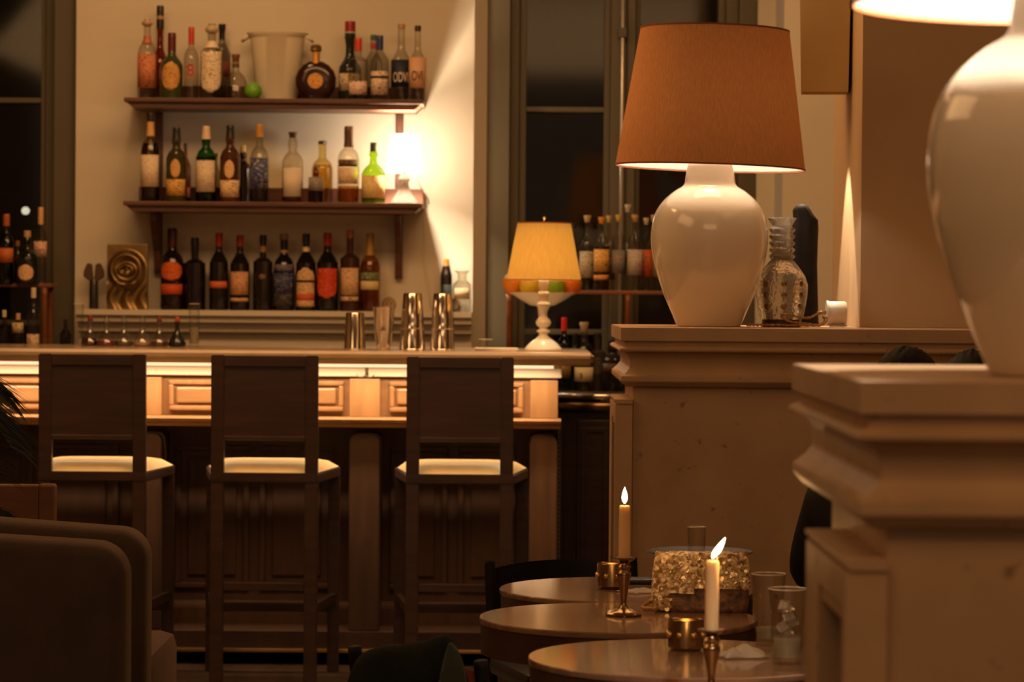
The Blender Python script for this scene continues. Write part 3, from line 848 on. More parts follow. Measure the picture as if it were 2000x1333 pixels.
# cord hanging on the wall
b = B(); pts = [P(u, v, 12.585) for u, v in ((828, 415), (830, 470), (826, 500), (830, 530), (838, 570), (842, 604))]
tube(b, pts, .0018, 6); tag(obj('lamp_cord', b, PLUGW, None, True), 'thin pale cord hanging down the wall right of the shelves', 'cord')

# ledge bottles
bl = 607; LD = 12.51
bottle(336, 448, bl - 1, 46, 'round', (30, 18, 16), (78, 22, 24), [(512, 549, (228, 104, 34), 'oval', (150, 60, 30), 1.1), (556, 576, (214, 84, 34), 'rect', (214, 84, 34))], 'broad black bottle with bright orange round and square labels', LD, ZL, .22, opaque=True, grp=G3)
bottle(380, 466, bl - 1, 42, 'squ', (26, 18, 18), (30, 24, 24), [], 'plain black bottle without label on the ledge', LD, ZL, .1, opaque=True, grp=G3)
bottle(427, 456, bl - 1, 37, 'wine', (28, 22, 20), (160, 40, 44), [(550, 563, (226, 110, 70), 'rect', (226, 110, 70))], 'black bottle with red cap and narrow salmon strip label', LD, ZL, .17, opaque=True, grp=G3)
bottle(468, 461, bl, 38, 'wine', (26, 20, 18), (150, 34, 38), [(532, 577, (224, 168, 120), 'rect', (170, 90, 60)), (583, 590, (226, 176, 130))], 'black bottle with red cap and tan rectangular label', LD, ZL, .15, opaque=True, grp=G3)
bottle(513, 461, bl, 38, 'squ', (30, 22, 18), (30, 30, 30), [(536, 546, (130, 96, 50), 'oval', (80, 60, 30), .35)], 'square shouldered black bottle with tiny gold emblem', LD, ZL, .08, opaque=True, neck=((150, 110, 60), .78, .86), grp=G3)
bottle(554, 458, bl, 41, 'round', (22, 20, 26), (130, 110, 100), [(517, 530, (120, 110, 120), 'rect', (50, 50, 80)), (534, 572, (46, 50, 92), 'rect', (150, 140, 150)), (573, 598, (40, 36, 44), 'rect', (120, 110, 110))], 'black bottle with blue and silver printed label', LD, ZL, .07, opaque=True, neck=((170, 140, 100), .76, .79), grp=G3)
bottle(597, 458, bl + 1, 39, 'wine', (24, 20, 18), (26, 26, 28), [(524, 600, (232, 190, 140), 'arch', (180, 120, 80), 1.1), (575, 588, (210, 96, 58), 'rect', (210, 96, 58), 1.1, .0006), (548, 553, (60, 50, 40), 'rect', (60, 50, 40), 1.1, .0006)], 'black bottle with arched cream label and red band', LD, ZL, .12, opaque=True, neck=((226, 196, 150), .77, .83), grp=G3)
bottle(639, 456, bl + 1, 42, 'wine', (24, 20, 18), (160, 34, 34), [(525, 584, (206, 50, 26), 'shield', (220, 130, 50), 1.15)], 'black bottle with red cap and red shield label', LD, ZL, .16, opaque=True, grp=G3)
bottle(683, 450, bl + 1, 38, 'squ', (60, 34, 22), (176, 110, 84), [(524, 577, (224, 190, 144), 'rect', (200, 90, 60)), (580, 588, (226, 192, 144))], 'brown bottle with pink cap and cream label with red print', LD, ZL, .10, opaque=True, grp=G3)
bottle(722, 456, bl + 1, 39, 'round', (214, 150, 60), (170, 130, 60), [(532, 548, (90, 110, 70), 'rect', (200, 190, 140)), (549, 566, (226, 200, 140), 'rect', (226, 200, 140))], 'clear yellow amber bottle with green and cream label', LD, ZL, .28, liquid=((206, 140, 50), .64), grp=G3)
bottle(871, 506, bl + 2, 23, 'cyl', (40, 34, 36), (200, 150, 60), [(556, 604, (60, 72, 70), 'rect', (60, 72, 70))], 'narrow dark bottle with gold cap right of the shelves', LD, ZL, .11, opaque=True, neck=((190, 130, 90), .87, .90))
bottle(902, 528, bl + 2, 36, 'apoth', (200, 196, 180), None, [(562, 584, (214, 190, 150), 'rect', (200, 170, 130), .9)], 'clear wide mouthed glass jar at right end of the ledge', LD, ZL, 0, name='glass_jar', cat='jar')

# wall sockets
for (u, v, lab) in ((760, 594, 'round pale socket on the wall above the slim shaker'), (884, 594, 'round pale socket on wall behind the right shaker')):
    p = P(u, v, YW - .0)
    t = thing('wall_socket', lab, 'socket', (p.x, YW - .0005, p.z))
    b = B(); lathe(b, [(0, .0), (.029, 0), (.030, .006), (.024, .010), (.022, .006), (0, .006)], 28, M=Matrix.Rotation(PI / 2, 4, 'X')); obj('socket_plate', b, cmat((178, 150, 116), .4, 0, 'socket'), t, 'auto')
    b = B()
    for s in (-1, 1): tube(b, [(s * .009, -.0055, .002), (s * .009, -.0075, .002)], .003, 8)
    tube(b, [(0, -.0055, .011), (0, -.0075, .011)], .002, 8)
    obj('socket_holes', b, BLACKS, t)

# gold relief
p = P(250, 604, 12.47)
t = thing('bronze_relief', 'square bronze relief plaque with a swirling eye like boss', 'sculpture', (p.x, 12.46, ZL + .0005), math.radians(-6))
ww, hh = .086, .272
b = B(); N1 = 44; g = []
def relief(x, z):
    q = 0
    dx, dz = x + .0, z - .165
    r = math.hypot(dx, dz)
    q += .028 * math.exp(-((r - .062) / .013) ** 2)
    q += .022 * math.exp(-((math.hypot(dx + .002, dz * 1.5) - .028) / .010) ** 2)
    q += .022 * math.exp(-(r / .012) ** 2)
    if z < .12: q += .016 * (0.5 + .5 * math.sin((x * 95 + math.sin(z * 38) * 1.8))) * min(1, (.12 - z) / .03)
    return q
for i in range(N1 + 1):
    row = []
    for j in range(N1 + 1):
        x = -ww + 2 * ww * i / N1; z = hh * j / N1
        row.append(b.verts.new((x, -.012 - relief(x, z), z)))
    g.append(row)
for i in range(N1):
    for j in range(N1): b.faces.new((g[i][j], g[i + 1][j], g[i + 1][j + 1], g[i][j + 1]))
obj('relief_face', b, BRONZE, t, True)
b = B(); box(b, -ww, ww, -.013, .006, 0, hh, .002); obj('backing_slab', b, BRONZE, t)
# small wooden figure left of it
p = P(183, 602, 12.5)
t = thing('abstract_figurine', 'small dark forked figurine standing left of the bronze relief', 'sculpture', (p.x, 12.5, ZL + .0005))
b = B(); lathe(b, [(0, 0), (.019, 0), (.020, .01), (.018, .12), (.014, .128), (0, .13)], 20); obj('stem', b, cmat((60, 56, 52), .25, .4, 'figurine'), t, 'auto')
for s in (-1, 1):
    b = B(); prism(b, [(0, .10), (s * .012, .115), (s * .043, .135), (s * .041, .16), (s * .026, .193), (s * .008, .188), (s * .004, .14)], 'y', -.014, .014, .003); obj('fork', b, cmat((84, 58, 36), .5, .2, 'figurine'), t)

# ------------------------------------------------------------------ items on the bar
def barbase(u, D): return (X(u, D, 680), D, ZT + .0006)
def deci(u, D, h, w, lc, lf, top, lab, dark=False):
    ppm = FPX / D; H = h / ppm; R = w / ppm / 2
    t = thing('bitters_decanter', lab, 'decanter', barbase(u, D), 0, 'small bitters decanters on the bar')
    pr = [(.8, 0), (1, .04), (1, .12), (.82, .24), (.46, .42), (.27, .56), (.25, .74), (.30, .80), (.30, .82)]
    b = B(); lathe(b, [(0, 0)] + smooth_prof([(r * R, z * H) for r, z in pr], 3), 24); obj('glass_body', b, GL_CLEAR if not dark else cmat((30, 32, 26), .15, 0, 'dark_glass'), t, 'auto')
    if not dark:
        b = B(); lathe(b, [(0, .002), (.76 * R, .002), (.93 * R, .05 * H), (.93 * R, .12 * H), (.93 * R * (1 - (lf - .12) * 1.2), lf * H), (0, lf * H)], 24); obj('liquid', b, cmat(lc, .15, 0, 'liquid'), t, 'auto')
    b = B(); lathe(b, [(0, .78 * H), (.22 * R, .78 * H), (.34 * R, .84 * H), (.20 * R, .88 * H), (.30 * R, .94 * H), (0, H)], 16); obj('stopper', b, cmat(top, .3, 0, 'cap') if top else GL_CLEAR, t, True)
    return t
deci(176, 11.45, 62, 36, (60, 16, 12), .26, (120, 40, 30), 'small decanter of dark red bitters next to the tall glass at the left')
deci(208, 11.42, 60, 38, (120, 20, 22), .18, None, 'small decanter with a shallow layer of bright red bitters')
deci(242, 11.45, 62, 36, (96, 80, 40), .16, None, 'small clear decanter of pale olive bitters, third from left')
deci(278, 11.45, 62, 36, (190, 160, 110), .14, None, 'small clear decanter almost empty, between olive and brown bitters')
deci(311, 11.42, 60, 36, (84, 40, 18), .17, (110, 40, 24), 'small decanter of brown bitters with red brown stopper')
deci(346, 11.45, 60, 34, None, 0, (176, 70, 40), 'small black conical decanter with orange stopper', dark=True)


def tumbler(name, lab, cat, loc, H, R0, R1, m=GL_TUMB, liq=None, grp=None, th=.0016, rim=True):
    t = thing(name, lab, cat, loc, 0, grp)
    b = B(); lathe(b, [(0, 0), (R0, 0), (R0 * 1.02, .004), (R1, H), (R1 - th, H), (R0 - th, .012), (0, .010)], 32); obj('glass_body', b, m, t, 'auto')
    b = B(); lathe(b, [(R1 - th * .9, H - .0006), (R1 + .0003, H - .0006), (R1 + .0003, H + .0012), (R1 - th * .9, H + .0012), (R1 - th * .9, H - .0006)], 32, close=False); obj('rim', b, RIM, t, True)
    if liq:
        lm, lf = liq
        rr = R0 + (R1 - R0) * lf - th * 1.3
        b = B(); lathe(b, [(0, .0125), (R0 - th * 1.3, .0125), (rr, H * lf), (0, H * lf)], 32); obj('drink', b, lm, t, 'auto')
    return t
RIM = mat('glass_rim', (.75, .68, .58), .15, .2)
pb = FPX / 11.45
tumbler('tall_glass', 'tall clear glass at the left end of the decanters', 'glass', barbase(153, 11.45), 82 / pb, 9 / pb, 10.5 / pb)
tumbler('tall_glass', 'tall clear glass right of the black conical decanter', 'glass', barbase(379, 11.42), 84 / pb, 9 / pb, 11 / pb, liq=(WATERM, .45))


def shaker(u, D, lab, kind, top, w0, w1):
    ppm = FPX / D; H = (681 - top) / ppm; r0 = w0 / ppm / 2; r1 = w1 / ppm / 2
    t = thing('cocktail_shaker', lab, 'shaker', barbase(u, D), 0, 'steel shaker tins on the bar')
    if kind == 'inv':
        b = B(); lathe(b, [(r0, .0), (r0 * 1.03, .002), (r0, .005), (r1, H - .004), (r1 - .003, H), (0, H - .001)], 40, close=False); obj('tin', b, STEEL, t, 'auto')
    elif kind == 'up':
        b = B(); lathe(b, [(0, 0), (r0 * .95, 0), (r0 * 1.1, .008), ((r0 + r1) / 2 * 1.1, H * .45), (r1, H - .004), (r1 * 1.03, H - .002), (r1, H), (r1 - .002, H - .002), (r0 * .9, .006), (0, .006)], 40); obj('tin', b, STEEL, t, 'auto')
    else:
        h1 = H * .42; r2 = r0 + (r1 - r0) * .42
        b = B(); lathe(b, [(r0, 0), (r0 * 1.03, .002), (r0, .005), (r2, h1), (r2 * .9, h1 + .001), (0, h1 + .001)], 40, close=False); obj('tin', b, STEEL, t, 'auto')
        b = B(); lathe(b, [(r2 * 1.02, h1 - .012), (r2 * 1.05, h1 - .010), (r2 * 1.02, h1 - .006), (r2 * 1.0, h1 + .02), (r1, H - .004), (r1 - .003, H), (0, H - .001)], 40, close=False); obj('tin', b, STEEL, t, 'auto')
shaker(693, 11.30, 'shortest upturned steel shaker tin on the bar', 'inv', 610, 42, 36)
shaker(749, 11.30, 'steel shaker tin standing upright, narrow end down', 'up', 598, 25, 42)
shaker(805, 11.28, 'tall pair of nested steel shaker tins in the middle of the bar', 'pair', 571, 50, 36)
shaker(864, 11.28, 'tall pair of nested steel shaker tins nearest the lamp', 'pair', 571, 48, 36)
t = thing('napkin_stack', 'flat stack of cream paper on the bar beside the lamp', 'napkins', barbase(972, 11.25))
for k in range(4):
    b = B(); box(b, -.085, .075, -.07, .07, k * .0022, k * .0022 + .002, .0006); o = obj('napkin', b, PAPER, t); o.rotation_euler = (0, 0, .04 * (k - 1.5))
tumbler('low_glass', 'low clear tumbler behind the paper stack on the bar', 'glass', barbase(948, 11.55), .036, .022, .029)

# bar lamp
p = barbase(1061, 11.2)
t = thing('bar_table_lamp', 'table lamp with glowing amber fabric shade on the bar end', 'lamp', p)
k = 11.2 / FPX
def LP_(lst): return [(r * k, z * k) for r, z in lst]
b = B(); lathe(b, [(0, 0)] + smooth_prof(LP_([(36, 0), (37, 3), (33, 9), (24, 18), (14, 25), (10, 29), (8, 33), (10, 36), (14, 39), (9, 42), (8, 46), (13, 50), (15, 56), (12, 62), (8, 66), (7, 74), (10, 82), (14, 90), (10, 98), (8, 104), (11, 108), (11, 114), (8, 118), (10, 124), (10, 140)]), 3) + [(0, 140 * k)], 32)
obj('turned_base', b, WHITEC, t, True)
AMBER = shade_mat('amber_lamp_shade', (.62, .38, .13), (1, .80, .36), .42, (1.0, .55, .10), .06, weave=150)
zs0, zs1 = 139 * k, 250 * k
b = B(); N1 = 72
lathe(b, [(73 * k, zs0), (52 * k, zs1), (51.3 * k, zs1), (72.3 * k, zs0)], 96, close=False, wob=lambda a, z: 1 + .006 * math.sin(a * 40))
obj('shade', b, AMBER, t, True)
for (r, z) in ((73, 138.5), (52, 250)):
    b = B(); lathe(b, [((r - .6) * k, (z - 1) * k), ((r + .8) * k, (z - 1) * k), ((r + .8) * k, (z + 1) * k), ((r - .6) * k, (z + 1) * k), ((r - .6) * k, (z - 1) * k)], 72, close=False); obj('shade_trim', b, cmat((150, 70, 30), .6, 0, 'trim'), t, True)
b = B(); tube(b, [(0, 0, 138 * k), (0, 0, 258 * k)], .0025); ico(b, (0, 0, 260 * k), .006, 2); obj('finial', b, BRASS, t, True)
b = B(); ico(b, (0, 0, 190 * k), .014, 2, (1, 1, 1.3)); obj('bulb', b, mat('lit_amber_bulb', (1, 1, 1), .5, emit=(1, .75, .4), es=4), t, True)
point('bar_lamp_light', (p[0], p[1], p[2] + 190 * k), 8.5, .03, (1, .76, .46))

# fruit stand
p = barbase(1059, 11.62)
k = 11.62 / FPX
t = thing('fruit_stand', 'white footed fruit bowl behind the amber lamp', 'bowl', p)
zr_ = (680 - 570) * k
b = B(); lathe(b, [(0, 0), (.055, 0), (.05, .008), (.014, .025), (.011, .09), (.02, zr_ - .055), (.05, zr_ - .05), (.085, zr_ - .03), (.122, zr_ - .006), (.130, zr_), (.124, zr_ + .001), (.08, zr_ - .022), (.04, zr_ - .036), (0, zr_ - .038)], 48)
obj('bowl', b, WHITEC, t, 'auto')
for i, (dx, dy, r, c, lab, nm) in enumerate([(-.112, .0, .045, (216, 130, 30), 'orange at the left edge of the fruit bowl', 'orange'), (-.048, -.05, .043, (226, 196, 60), 'yellow lemon left of the lamp stem', 'lemon'), (.044, -.05, .042, (140, 180, 30), 'green lime right of the lamp stem', 'lime'), (.108, .0, .045, (222, 116, 26), 'orange at the right edge of the fruit bowl', 'orange'), (0, .05, .042, (220, 130, 34), 'orange at the back of the fruit bowl', 'orange')]):
    d = math.hypot(dx, dy)
    zz = zr_ + .034 if d > .1 else zr_ - .036 + r * .98 + .018
    b = B(); lathe(b, [(0, -r)] + [(r * math.sin(PI * q / 14), -r * math.cos(PI * q / 14)) for q in range(1, 14)] + [(0, r * 1.02 if nm != 'lemon' else r * 1.1)], 24)
    o = obj(nm, b, mat('citrus_peel_' + nm, s2l(c), .45, var=.08, scale=40, bump=.2, bscale=220), None, True)
    o.location = (p[0] + dx, p[1] + dy, p[2] + zz); tag(o, lab, 'fruit', 'citrus fruit in the bowl')

# ------------------------------------------------------------------ back counter and racks right of the bar
ZC = Z(766, 12.0, 1150)
t = thing('back_counter', 'low dark back counter with rolled brass edge right of the bar', 'counter', (0, 11.9, 0))
xa, xb_ = X(1050, 11.9), X(1300, 11.9)
b = B(); box(b, xa, xb_, .02, .62, ZC - .03, ZC, .01); obj('counter_top', b, cmat((70, 52, 40), .25, 0, 'counter'), t)
b = B(); tube(b, [(xa, .02, ZC - .055), (xb_, .02, ZC - .055)], .022, 16); obj('edge_roll', b, BRASSD, t, True)
b = B(); tube(b, [(xa, .01, ZC - .014), (xb_, .01, ZC - .014)], .012, 12); obj('edge_roll', b, STEEL, t, True)
b = B(); box(b, xa, xb_, .05, .6, .0, ZC - .08); obj('carcase', b, WALNUT, t)
for (u0, u1) in ((1060, 1122), (1130, 1198), (1206, 1290)):
    b = B(); box(b, X(u0, 11.9), X(u1, 11.9), .03, .05, .1, ZC - .11, .004); d = obj('door', b, WALNUT, t)
    w = .02; p0, p1 = X(u0, 11.9) + .015, X(u1, 11.9) - .015
    b = B()
    for (a, c, q0, q1) in [(p0, p1, .13, .15), (p0, p1, ZC - .16, ZC - .14), (p0, p0 + w, .15, ZC - .16), (p1 - w, p1, .15, ZC - .16)]: box(b, a, c, .022, .03, q0, q1, .002)
    obj('door_moulding', b, WALNUT, d)

def rack(name, lab, uL, uR, vS, posts, D):
    z = Z(vS, D, (uL + uR) / 2)
    t = thing(name, lab, 'rack', (0, D, 0))
    x0, x1 = X(uL, D), X(uR, D)
    b = B(); box(b, x0, x1, -.09, .09, z - .016, z, .003); obj('shelf_board', b, RACKW, t)
    for u in posts:
        for s in (-1, 1):
            b = B(); tube(b, [(X(u, D), s * .075, (ZC + .001) if uL > 500 else .0), (X(u, D), s * .075, z - .05), (X(u, D), s * .075, z - .017)], .0125, 10, taper=[1, 1, 1.3]); obj('post', b, RACKW, t, True)
    return z
RD = 12.33
ZR = rack('bottle_rack', 'reddish wooden bottle rack standing on the back counter before the window', 988, 1420, 568, (995, 1225, 1400), RD)
ZR2 = rack('bottle_rack', 'reddish wooden bottle rack before the left window', -200, 106, 553, (92, -60), 12.38)
GR = 'bottles on the rack by the right window'
c_ = (228, 226, 212)
for a in [
    (1146, 420, 32, 'round', (206, 180, 120), [(490, 542, (196, 184, 158))], 'clear bottle with cork and grey label, nearest the amber shade', None, 12.37),
    (1120, 436, 24, 'wine', (40, 34, 30), [], 'dark bottle half hidden by the amber shade', None, 12.38),
    (1188, 420, 26, 'wine', (206, 180, 120), [(500, 545, (150, 130, 100))], 'clear bottle standing behind the yellow labelled one', None, 12.40),
    (1174, 423, 32, 'wine', (224, 150, 50), [(486, 530, (232, 180, 90)), (536, 546, (226, 160, 80))], 'amber bottle with orange cork and yellow label', ((110, 44, 18), .6), 12.30),
    (1207, 418, 28, 'wine', (216, 180, 80), [(487, 532, (110, 124, 124), 'rect', (200, 110, 40))], 'clear bottle with blue grey label and yellow cork', None, 12.31),
    (1225, 398, 24, 'long', (200, 190, 170), [], 'tallest clear bottle at the back of the rack', None, 12.40),
    (1239, 418, 32, 'wine', (206, 160, 90), [(486, 536, (186, 182, 172), 'rect', (190, 60, 40))], 'clear bottle with silver label and red mark', None, 12.31),
    (1261, 424, 26, 'wine', (206, 190, 150), [(486, 540, (206, 96, 36))], 'clear bottle with orange label close to the big lamp', None, 12.36),
    (1275, 418, 26, 'wine', (206, 190, 150), [(486, 540, (190, 170, 130))], 'clear bottle mostly hidden behind the big lamp', None, 12.41)]:
    u, top, w, sh, cp, lb_, lab, liq, D = a
    bottle(u, top, 566, w, sh, c_, cp, lb_, lab, D, ZR, .09, caps='cork', liquid=liq, grp=GR, opaque=False)
GC = 'bottles on the back counter'
DCB = 12.14
bottle(1101, 618, 760, 30, 'wine', (30, 80, 30), (196, 40, 34), [(705, 735, (150, 120, 60))], 'green bottle with red cap on the back counter', DCB, ZC, .18, grp=GC)
bottle(1140, 626, 760, 40, 'round', (206, 200, 180), (180, 160, 130), [(714, 742, (226, 208, 172), 'rect', (226, 208, 172))], 'clear bottle with square white numbered label', DCB, ZC, .14, caps='cork', text=[('3', .03, (40, 36, 30), 736, -.012)], grp=GC)
bottle(1166, 648, 760, 34, 'squ', (60, 52, 44), (40, 34, 30), [(696, 730, (70, 60, 52), 'oval', (110, 90, 70), .9)], 'dark clear bottle left of the stone ledge end', 12.22, ZC, .1, grp=GC, opaque=True)
bottle(1196, 660, 760, 42, 'whisky', (30, 26, 20), (30, 26, 20), [(706, 726, (70, 50, 30))], 'black bottle with a brown label beside the stone ledge', 12.14, ZC, .1, grp=GC, opaque=True)
bottle(1122, 650, 760, 28, 'wine', (26, 40, 26), (30, 30, 26), [], 'dark green bottle behind the numbered bottle', 12.26, ZC, .1, grp=GC, opaque=True)
# left rack bottles
GLF = 'bottles on the rack by the left window'
bottle(12, 418, 552, 32, 'round', (30, 60, 34), (176, 90, 40), [(484, 512, (190, 100, 50), 'rect', (190, 100, 50))], 'green bottle with copper cap and orange label', 12.30, ZR2, .17, grp=GLF)
bottle(53, 450, 552, 46, 'squat', (16, 22, 14), (190, 150, 110), [(516, 547, (226, 180, 134), 'oval', (180, 120, 80), .72)], 'black bottle with round cream label and tilted cap', 12.28, ZR2, .12, grp=GLF, opaque=True)
bottle(79, 404, 552, 28, 'wine', (206, 200, 186), (222, 168, 116), [(470, 500, (220, 176, 150))], 'clear bottle with long peach cap by the window frame', 12.36, ZR2, .22, grp=GLF)
bottle(34, 470, 552, 22, 'wine', (40, 40, 30), (150, 100, 60), [], 'small dark bottle behind the round cream label', 12.37, ZR2, .12, grp=GLF, opaque=True)
# low shelf on the left, bottles just above the bar line
zlow = Z(700, 12.2, 50)
t = thing('low_bottle_shelf', 'low dark shelf behind the bar before the left window', 'shelf', (X(60, 12.2), 12.2, 0))
b = B(); box(b, -.9, .22, -.20, .0, zlow - .02, zlow); obj('shelf_board', b, WALNUT, t)
b = B(); box(b, -.85, -.8, -.18, -.02, 0, zlow - .02); obj('support', b, WALNUT, t)
b = B(); box(b, .15, .2, -.18, -.02, 0, zlow - .02); obj('support', b, WALNUT, t)
for (u, top, w, g, cp, lab, lb_) in [(8, 606, 22, (120, 110, 90), (210, 190, 160), 'small bottle with white cap at the frame edge below the rack', []),
        (35, 612, 24, (150, 130, 100), (200, 160, 110), 'small clear bottle second from the frame edge below the rack', [(630, 650, (214, 186, 140))]),
        (65, 562, 26, (206, 196, 170), (220, 200, 160), 'tall clear bottle below the left rack', [(652, 690, (216, 180, 140))]),
        (128, 622, 22, (90, 76, 60), (26, 24, 24), 'small dark capped bottle in front of the left window frame', [])]:
    bottle(u, top, 700, w, 'wine', g, cp, lb_, lab, 12.11, zlow, .14, grp='small bottles on the low shelf')

# ------------------------------------------------------------------ stone partitions (mantels)
def partition(name, lab, xc, yf, xend, zt):
    """xc,yf = front left corner of the cornice top; long stone mantel running right"""
    t = thing(name, lab, 'mantel', (xc, yf, 0))
    L = xend - xc; DP = .82
    zo = zt
    prof = [(0, 0), (0, -.0375), (.010, -.038), (.012, -.052), (.0, -.056), (-.004, -.060), (-.002, -.067), (.010, -.068), (.022, -.078), (.027, -.092), (.027, -.112), (.022, -.117), (.018, -.124), (.012, -.128), (.008, -.133), (.002, -.136), (.002, -.150), (.010, -.158), (.0165, -.165)]
    pts = [(o_, z_) for o_, z_ in prof]
    b = B(); rings = []
    for (o_, z_) in pts:
        rings.append([b.verts.new(q) for q in ((o_, o_, zo + z_), (L, o_, zo + z_), (L, DP - o_, zo + z_), (o_, DP - o_, zo + z_))])
    for r0, r1 in zip(rings, rings[1:]):
        for i in range(4):
            j = (i + 1) % 4; b.faces.new((r0[i], r0[j], r1[j], r1[i]))
    b.faces.new(rings[0]); b.faces.new(list(reversed(rings[-1])))
    bmesh.ops.recalc_face_normals(b, faces=b.faces)
    hor = [e for e in b.edges if abs(e.verts[0].co.z - e.verts[1].co.z) < 1e-6]
    bmesh.ops.bevel(b, geom=hor, offset=.0016, segments=2, affect='EDGES')
    obj('cornice', b, STONE, t, 'auto')
    nx = .036; ny = .036; zn = zo - .165
    b = B(); box(b, nx, L - .02, ny, DP - .2, 0, zn + .001, .003); obj('pillar_body', b, STONE, t)
    # surround on the left end: cap, two legs, header, recess panel with shade in its colour
    sx = -.014; y0, y1 = ny - .02, ny + .42; zc = zn - .036
    b = B(); prism(b, [(sx - .001, zc), (nx - .001, zc), (nx - .001, zc - .012), (sx + .006, zc - .012), (sx - .001, zc - .006)], 'y', y0 - .004, y1 + .004); obj('surround_cap', b, STONE, t)
    b = B(); box(b, sx, nx - .001, y0, y0 + .028, 0, zc - .0125, .002); obj('surround_leg', b, STONE, t)
    b = B(); box(b, sx, nx - .001, y1 - .15, y1, 0, zc - .0125, .002); obj('surround_leg', b, STONE, t)
    b = B(); box(b, sx, nx - .001, y0 + .0285, y1 - .1505, zc - .055, zc - .0125, .002); box(b, sx + .005, nx - .001, y0 + .0285, y1 - .1505, zc - .075, zc - .0555, .002); obj('surround_header', b, STONE, t)
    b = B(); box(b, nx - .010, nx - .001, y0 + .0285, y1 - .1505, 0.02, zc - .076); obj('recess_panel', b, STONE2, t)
    return t, zn
YM = 8.30; YN = 3.33
pm = P(1213, 640, YM)
ZM = pm.z
partition('stone_mantel', 'far brown stone mantel carrying the lamp with the brown shade', pm.x, YM, 2.9, ZM)
pn = P(1681, 745, YN)
partition('stone_mantel', 'near brown stone mantel at right edge of the photo', pn.x, YN, 1.6, pn.z)
ZN = pn.z

# pier rising behind / on the far mantel
xp = X(1680, 8.78)
yp0 = 8.78
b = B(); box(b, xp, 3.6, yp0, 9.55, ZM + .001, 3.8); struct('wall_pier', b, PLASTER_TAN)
# ------------------------------------------------------------------ big ceramic lamps
VP = [(60, 0), (63, 3), (71, 22), (80, 42), (90, 66), (99, 92), (106, 115), (111, 138), (114, 165), (113.5, 188), (110, 210), (104, 226), (95, 240), (84, 252), (68, 265), (56, 272), (50, 279), (48, 290), (46, 303), (43, 315), (38, 322)]


def big_lamp(lab, x, y, zb, s, sh, tilt, power, mt):
    t = thing('ceramic_table_lamp', lab, 'lamp', (x, y, zb + .0006))
    b = B(); lathe(b, [(0, 0)] + smooth_prof([(r * s, z * s) for r, z in VP], 3) + [(0, 322 * s)], 72); obj('vase_base', b, CERAM, t, True)
    r0, r1, z0, z1 = sh
    M = Matrix.Translation((0, 0, z0)) @ Matrix.Rotation(tilt, 4, 'Y')
    h = z1 - z0
    b = B(); lathe(b, [(r0, 0), (r1, h)], 96, close=False, M=M)
    b.faces.ensure_lookup_table(); f0 = b.faces[0]
    if (M.inverted() @ f0.calc_center_median()).xy.dot((M.inverted().to_3x3() @ f0.normal).xy) < 0: bmesh.ops.reverse_faces(b, faces=b.faces[:])
    o = obj('shade', b, mt, t, True)
    for (r, z) in ((r0, 0), (r1, h)):
        b = B(); lathe(b, [(r - .002, z - .002), (r + .0012, z - .002), (r + .0012, z + .003), (r - .002, z + .003), (r - .002, z - .002)], 96, close=False, M=M); obj('shade_trim', b, cmat((128, 74, 34), .6, 0, 'trim'), o, 'auto')
    b = B(); tube(b, [(0, 0, 320 * s), (0, 0, 350 * s)], .012, 12); obj('bulb_holder', b, BRASS, t, True)
    b = B(); ico(b, (0, 0, z0 + h * .42), .016, 3, (1, 1, 1.3)); obj('bulb', b, mat('warm_bulb', (1, 1, 1), .5, emit=(1, .8, .55), es=5), t, True)
    b = B()
    for a in (0, 2 * PI / 3, 4 * PI / 3): tube(b, [(0, 0, z0 + h * .72), (r1 * .97 * math.cos(a), r1 * .97 * math.sin(a), z1 - .012)], .0015, 6)
    obj('shade_spider', b, BRASS, t)
    point('big_lamp_light', (x, y, zb + z0 + h * .42), power, .035, (1, .87, .73))
    return t
SH1 = shade_mat('brown_linen_shade', (.46, .21, .085), (.42, .14, .034), .065, weave=300, lining=(.85, .74, .62))
SH2 = shade_mat('pale_linen_shade', (.62, .40, .24), (.6, .4, .25), .3, weave=300, lining=(.85, .74, .62))
YLM = 8.68; s1 = YLM / FPX
pL = P(1384, 640, YLM)
big_lamp('large cream ceramic lamp with brown linen shade on the far mantel', pL.x, YLM, ZM, s1, (185 * s1, 145 * s1, (640 - 330) * s1, (640 - 62) * s1), math.radians(1.5), 8.5, SH1)
YLN = YN + .26
xn = .668
big_lamp('large cream ceramic lamp on near mantel, cut by the right edge', xn, YLN, ZN, s1, (.262, .2, .447, .82), 0, 76, SH2)

# ------------------------------------------------------------------ mantel objects
# cut glass decanter
yv = 8.72; kv = yv / FPX
pv = P(1526, 640, yv)
t = thing('cut_glass_vase', 'cut glass vase with ringed neck standing right of the brown shaded lamp', 'vase', (pv.x, yv, ZM + .0006))
b = B(); lathe(b, [(0, 0), (38 * kv, 0), (38 * kv, 14 * kv), (36 * kv, 15 * kv), (0, 15 * kv)], 32); obj('foot', b, cmat((52, 28, 20), .3, 0, 'foot'), t, 'auto')
vp = [(40, 15), (44, 30), (49, 60), (50, 82), (44, 100), (34, 115), (24, 128)]
for kk in range(5): vp += [(20, 131 + kk * 13), (24, 135 + kk * 13), (25, 139 + kk * 13), (20, 143 + kk * 13)]
vp += [(19, 198), (24, 206), (28, 212), (26, 213), (18, 205), (16, 198)]
b = B(); lathe(b, [(0, 16 * kv)] + [(r * kv, z * kv) for r, z in vp] + [(14 * kv, 140 * kv), (0, 130 * kv)], 40, wob=lambda a, z: 1 + .02 * abs(math.sin(a * 8)))
obj('crystal_body', b, CRYSTAL, t, 'auto')
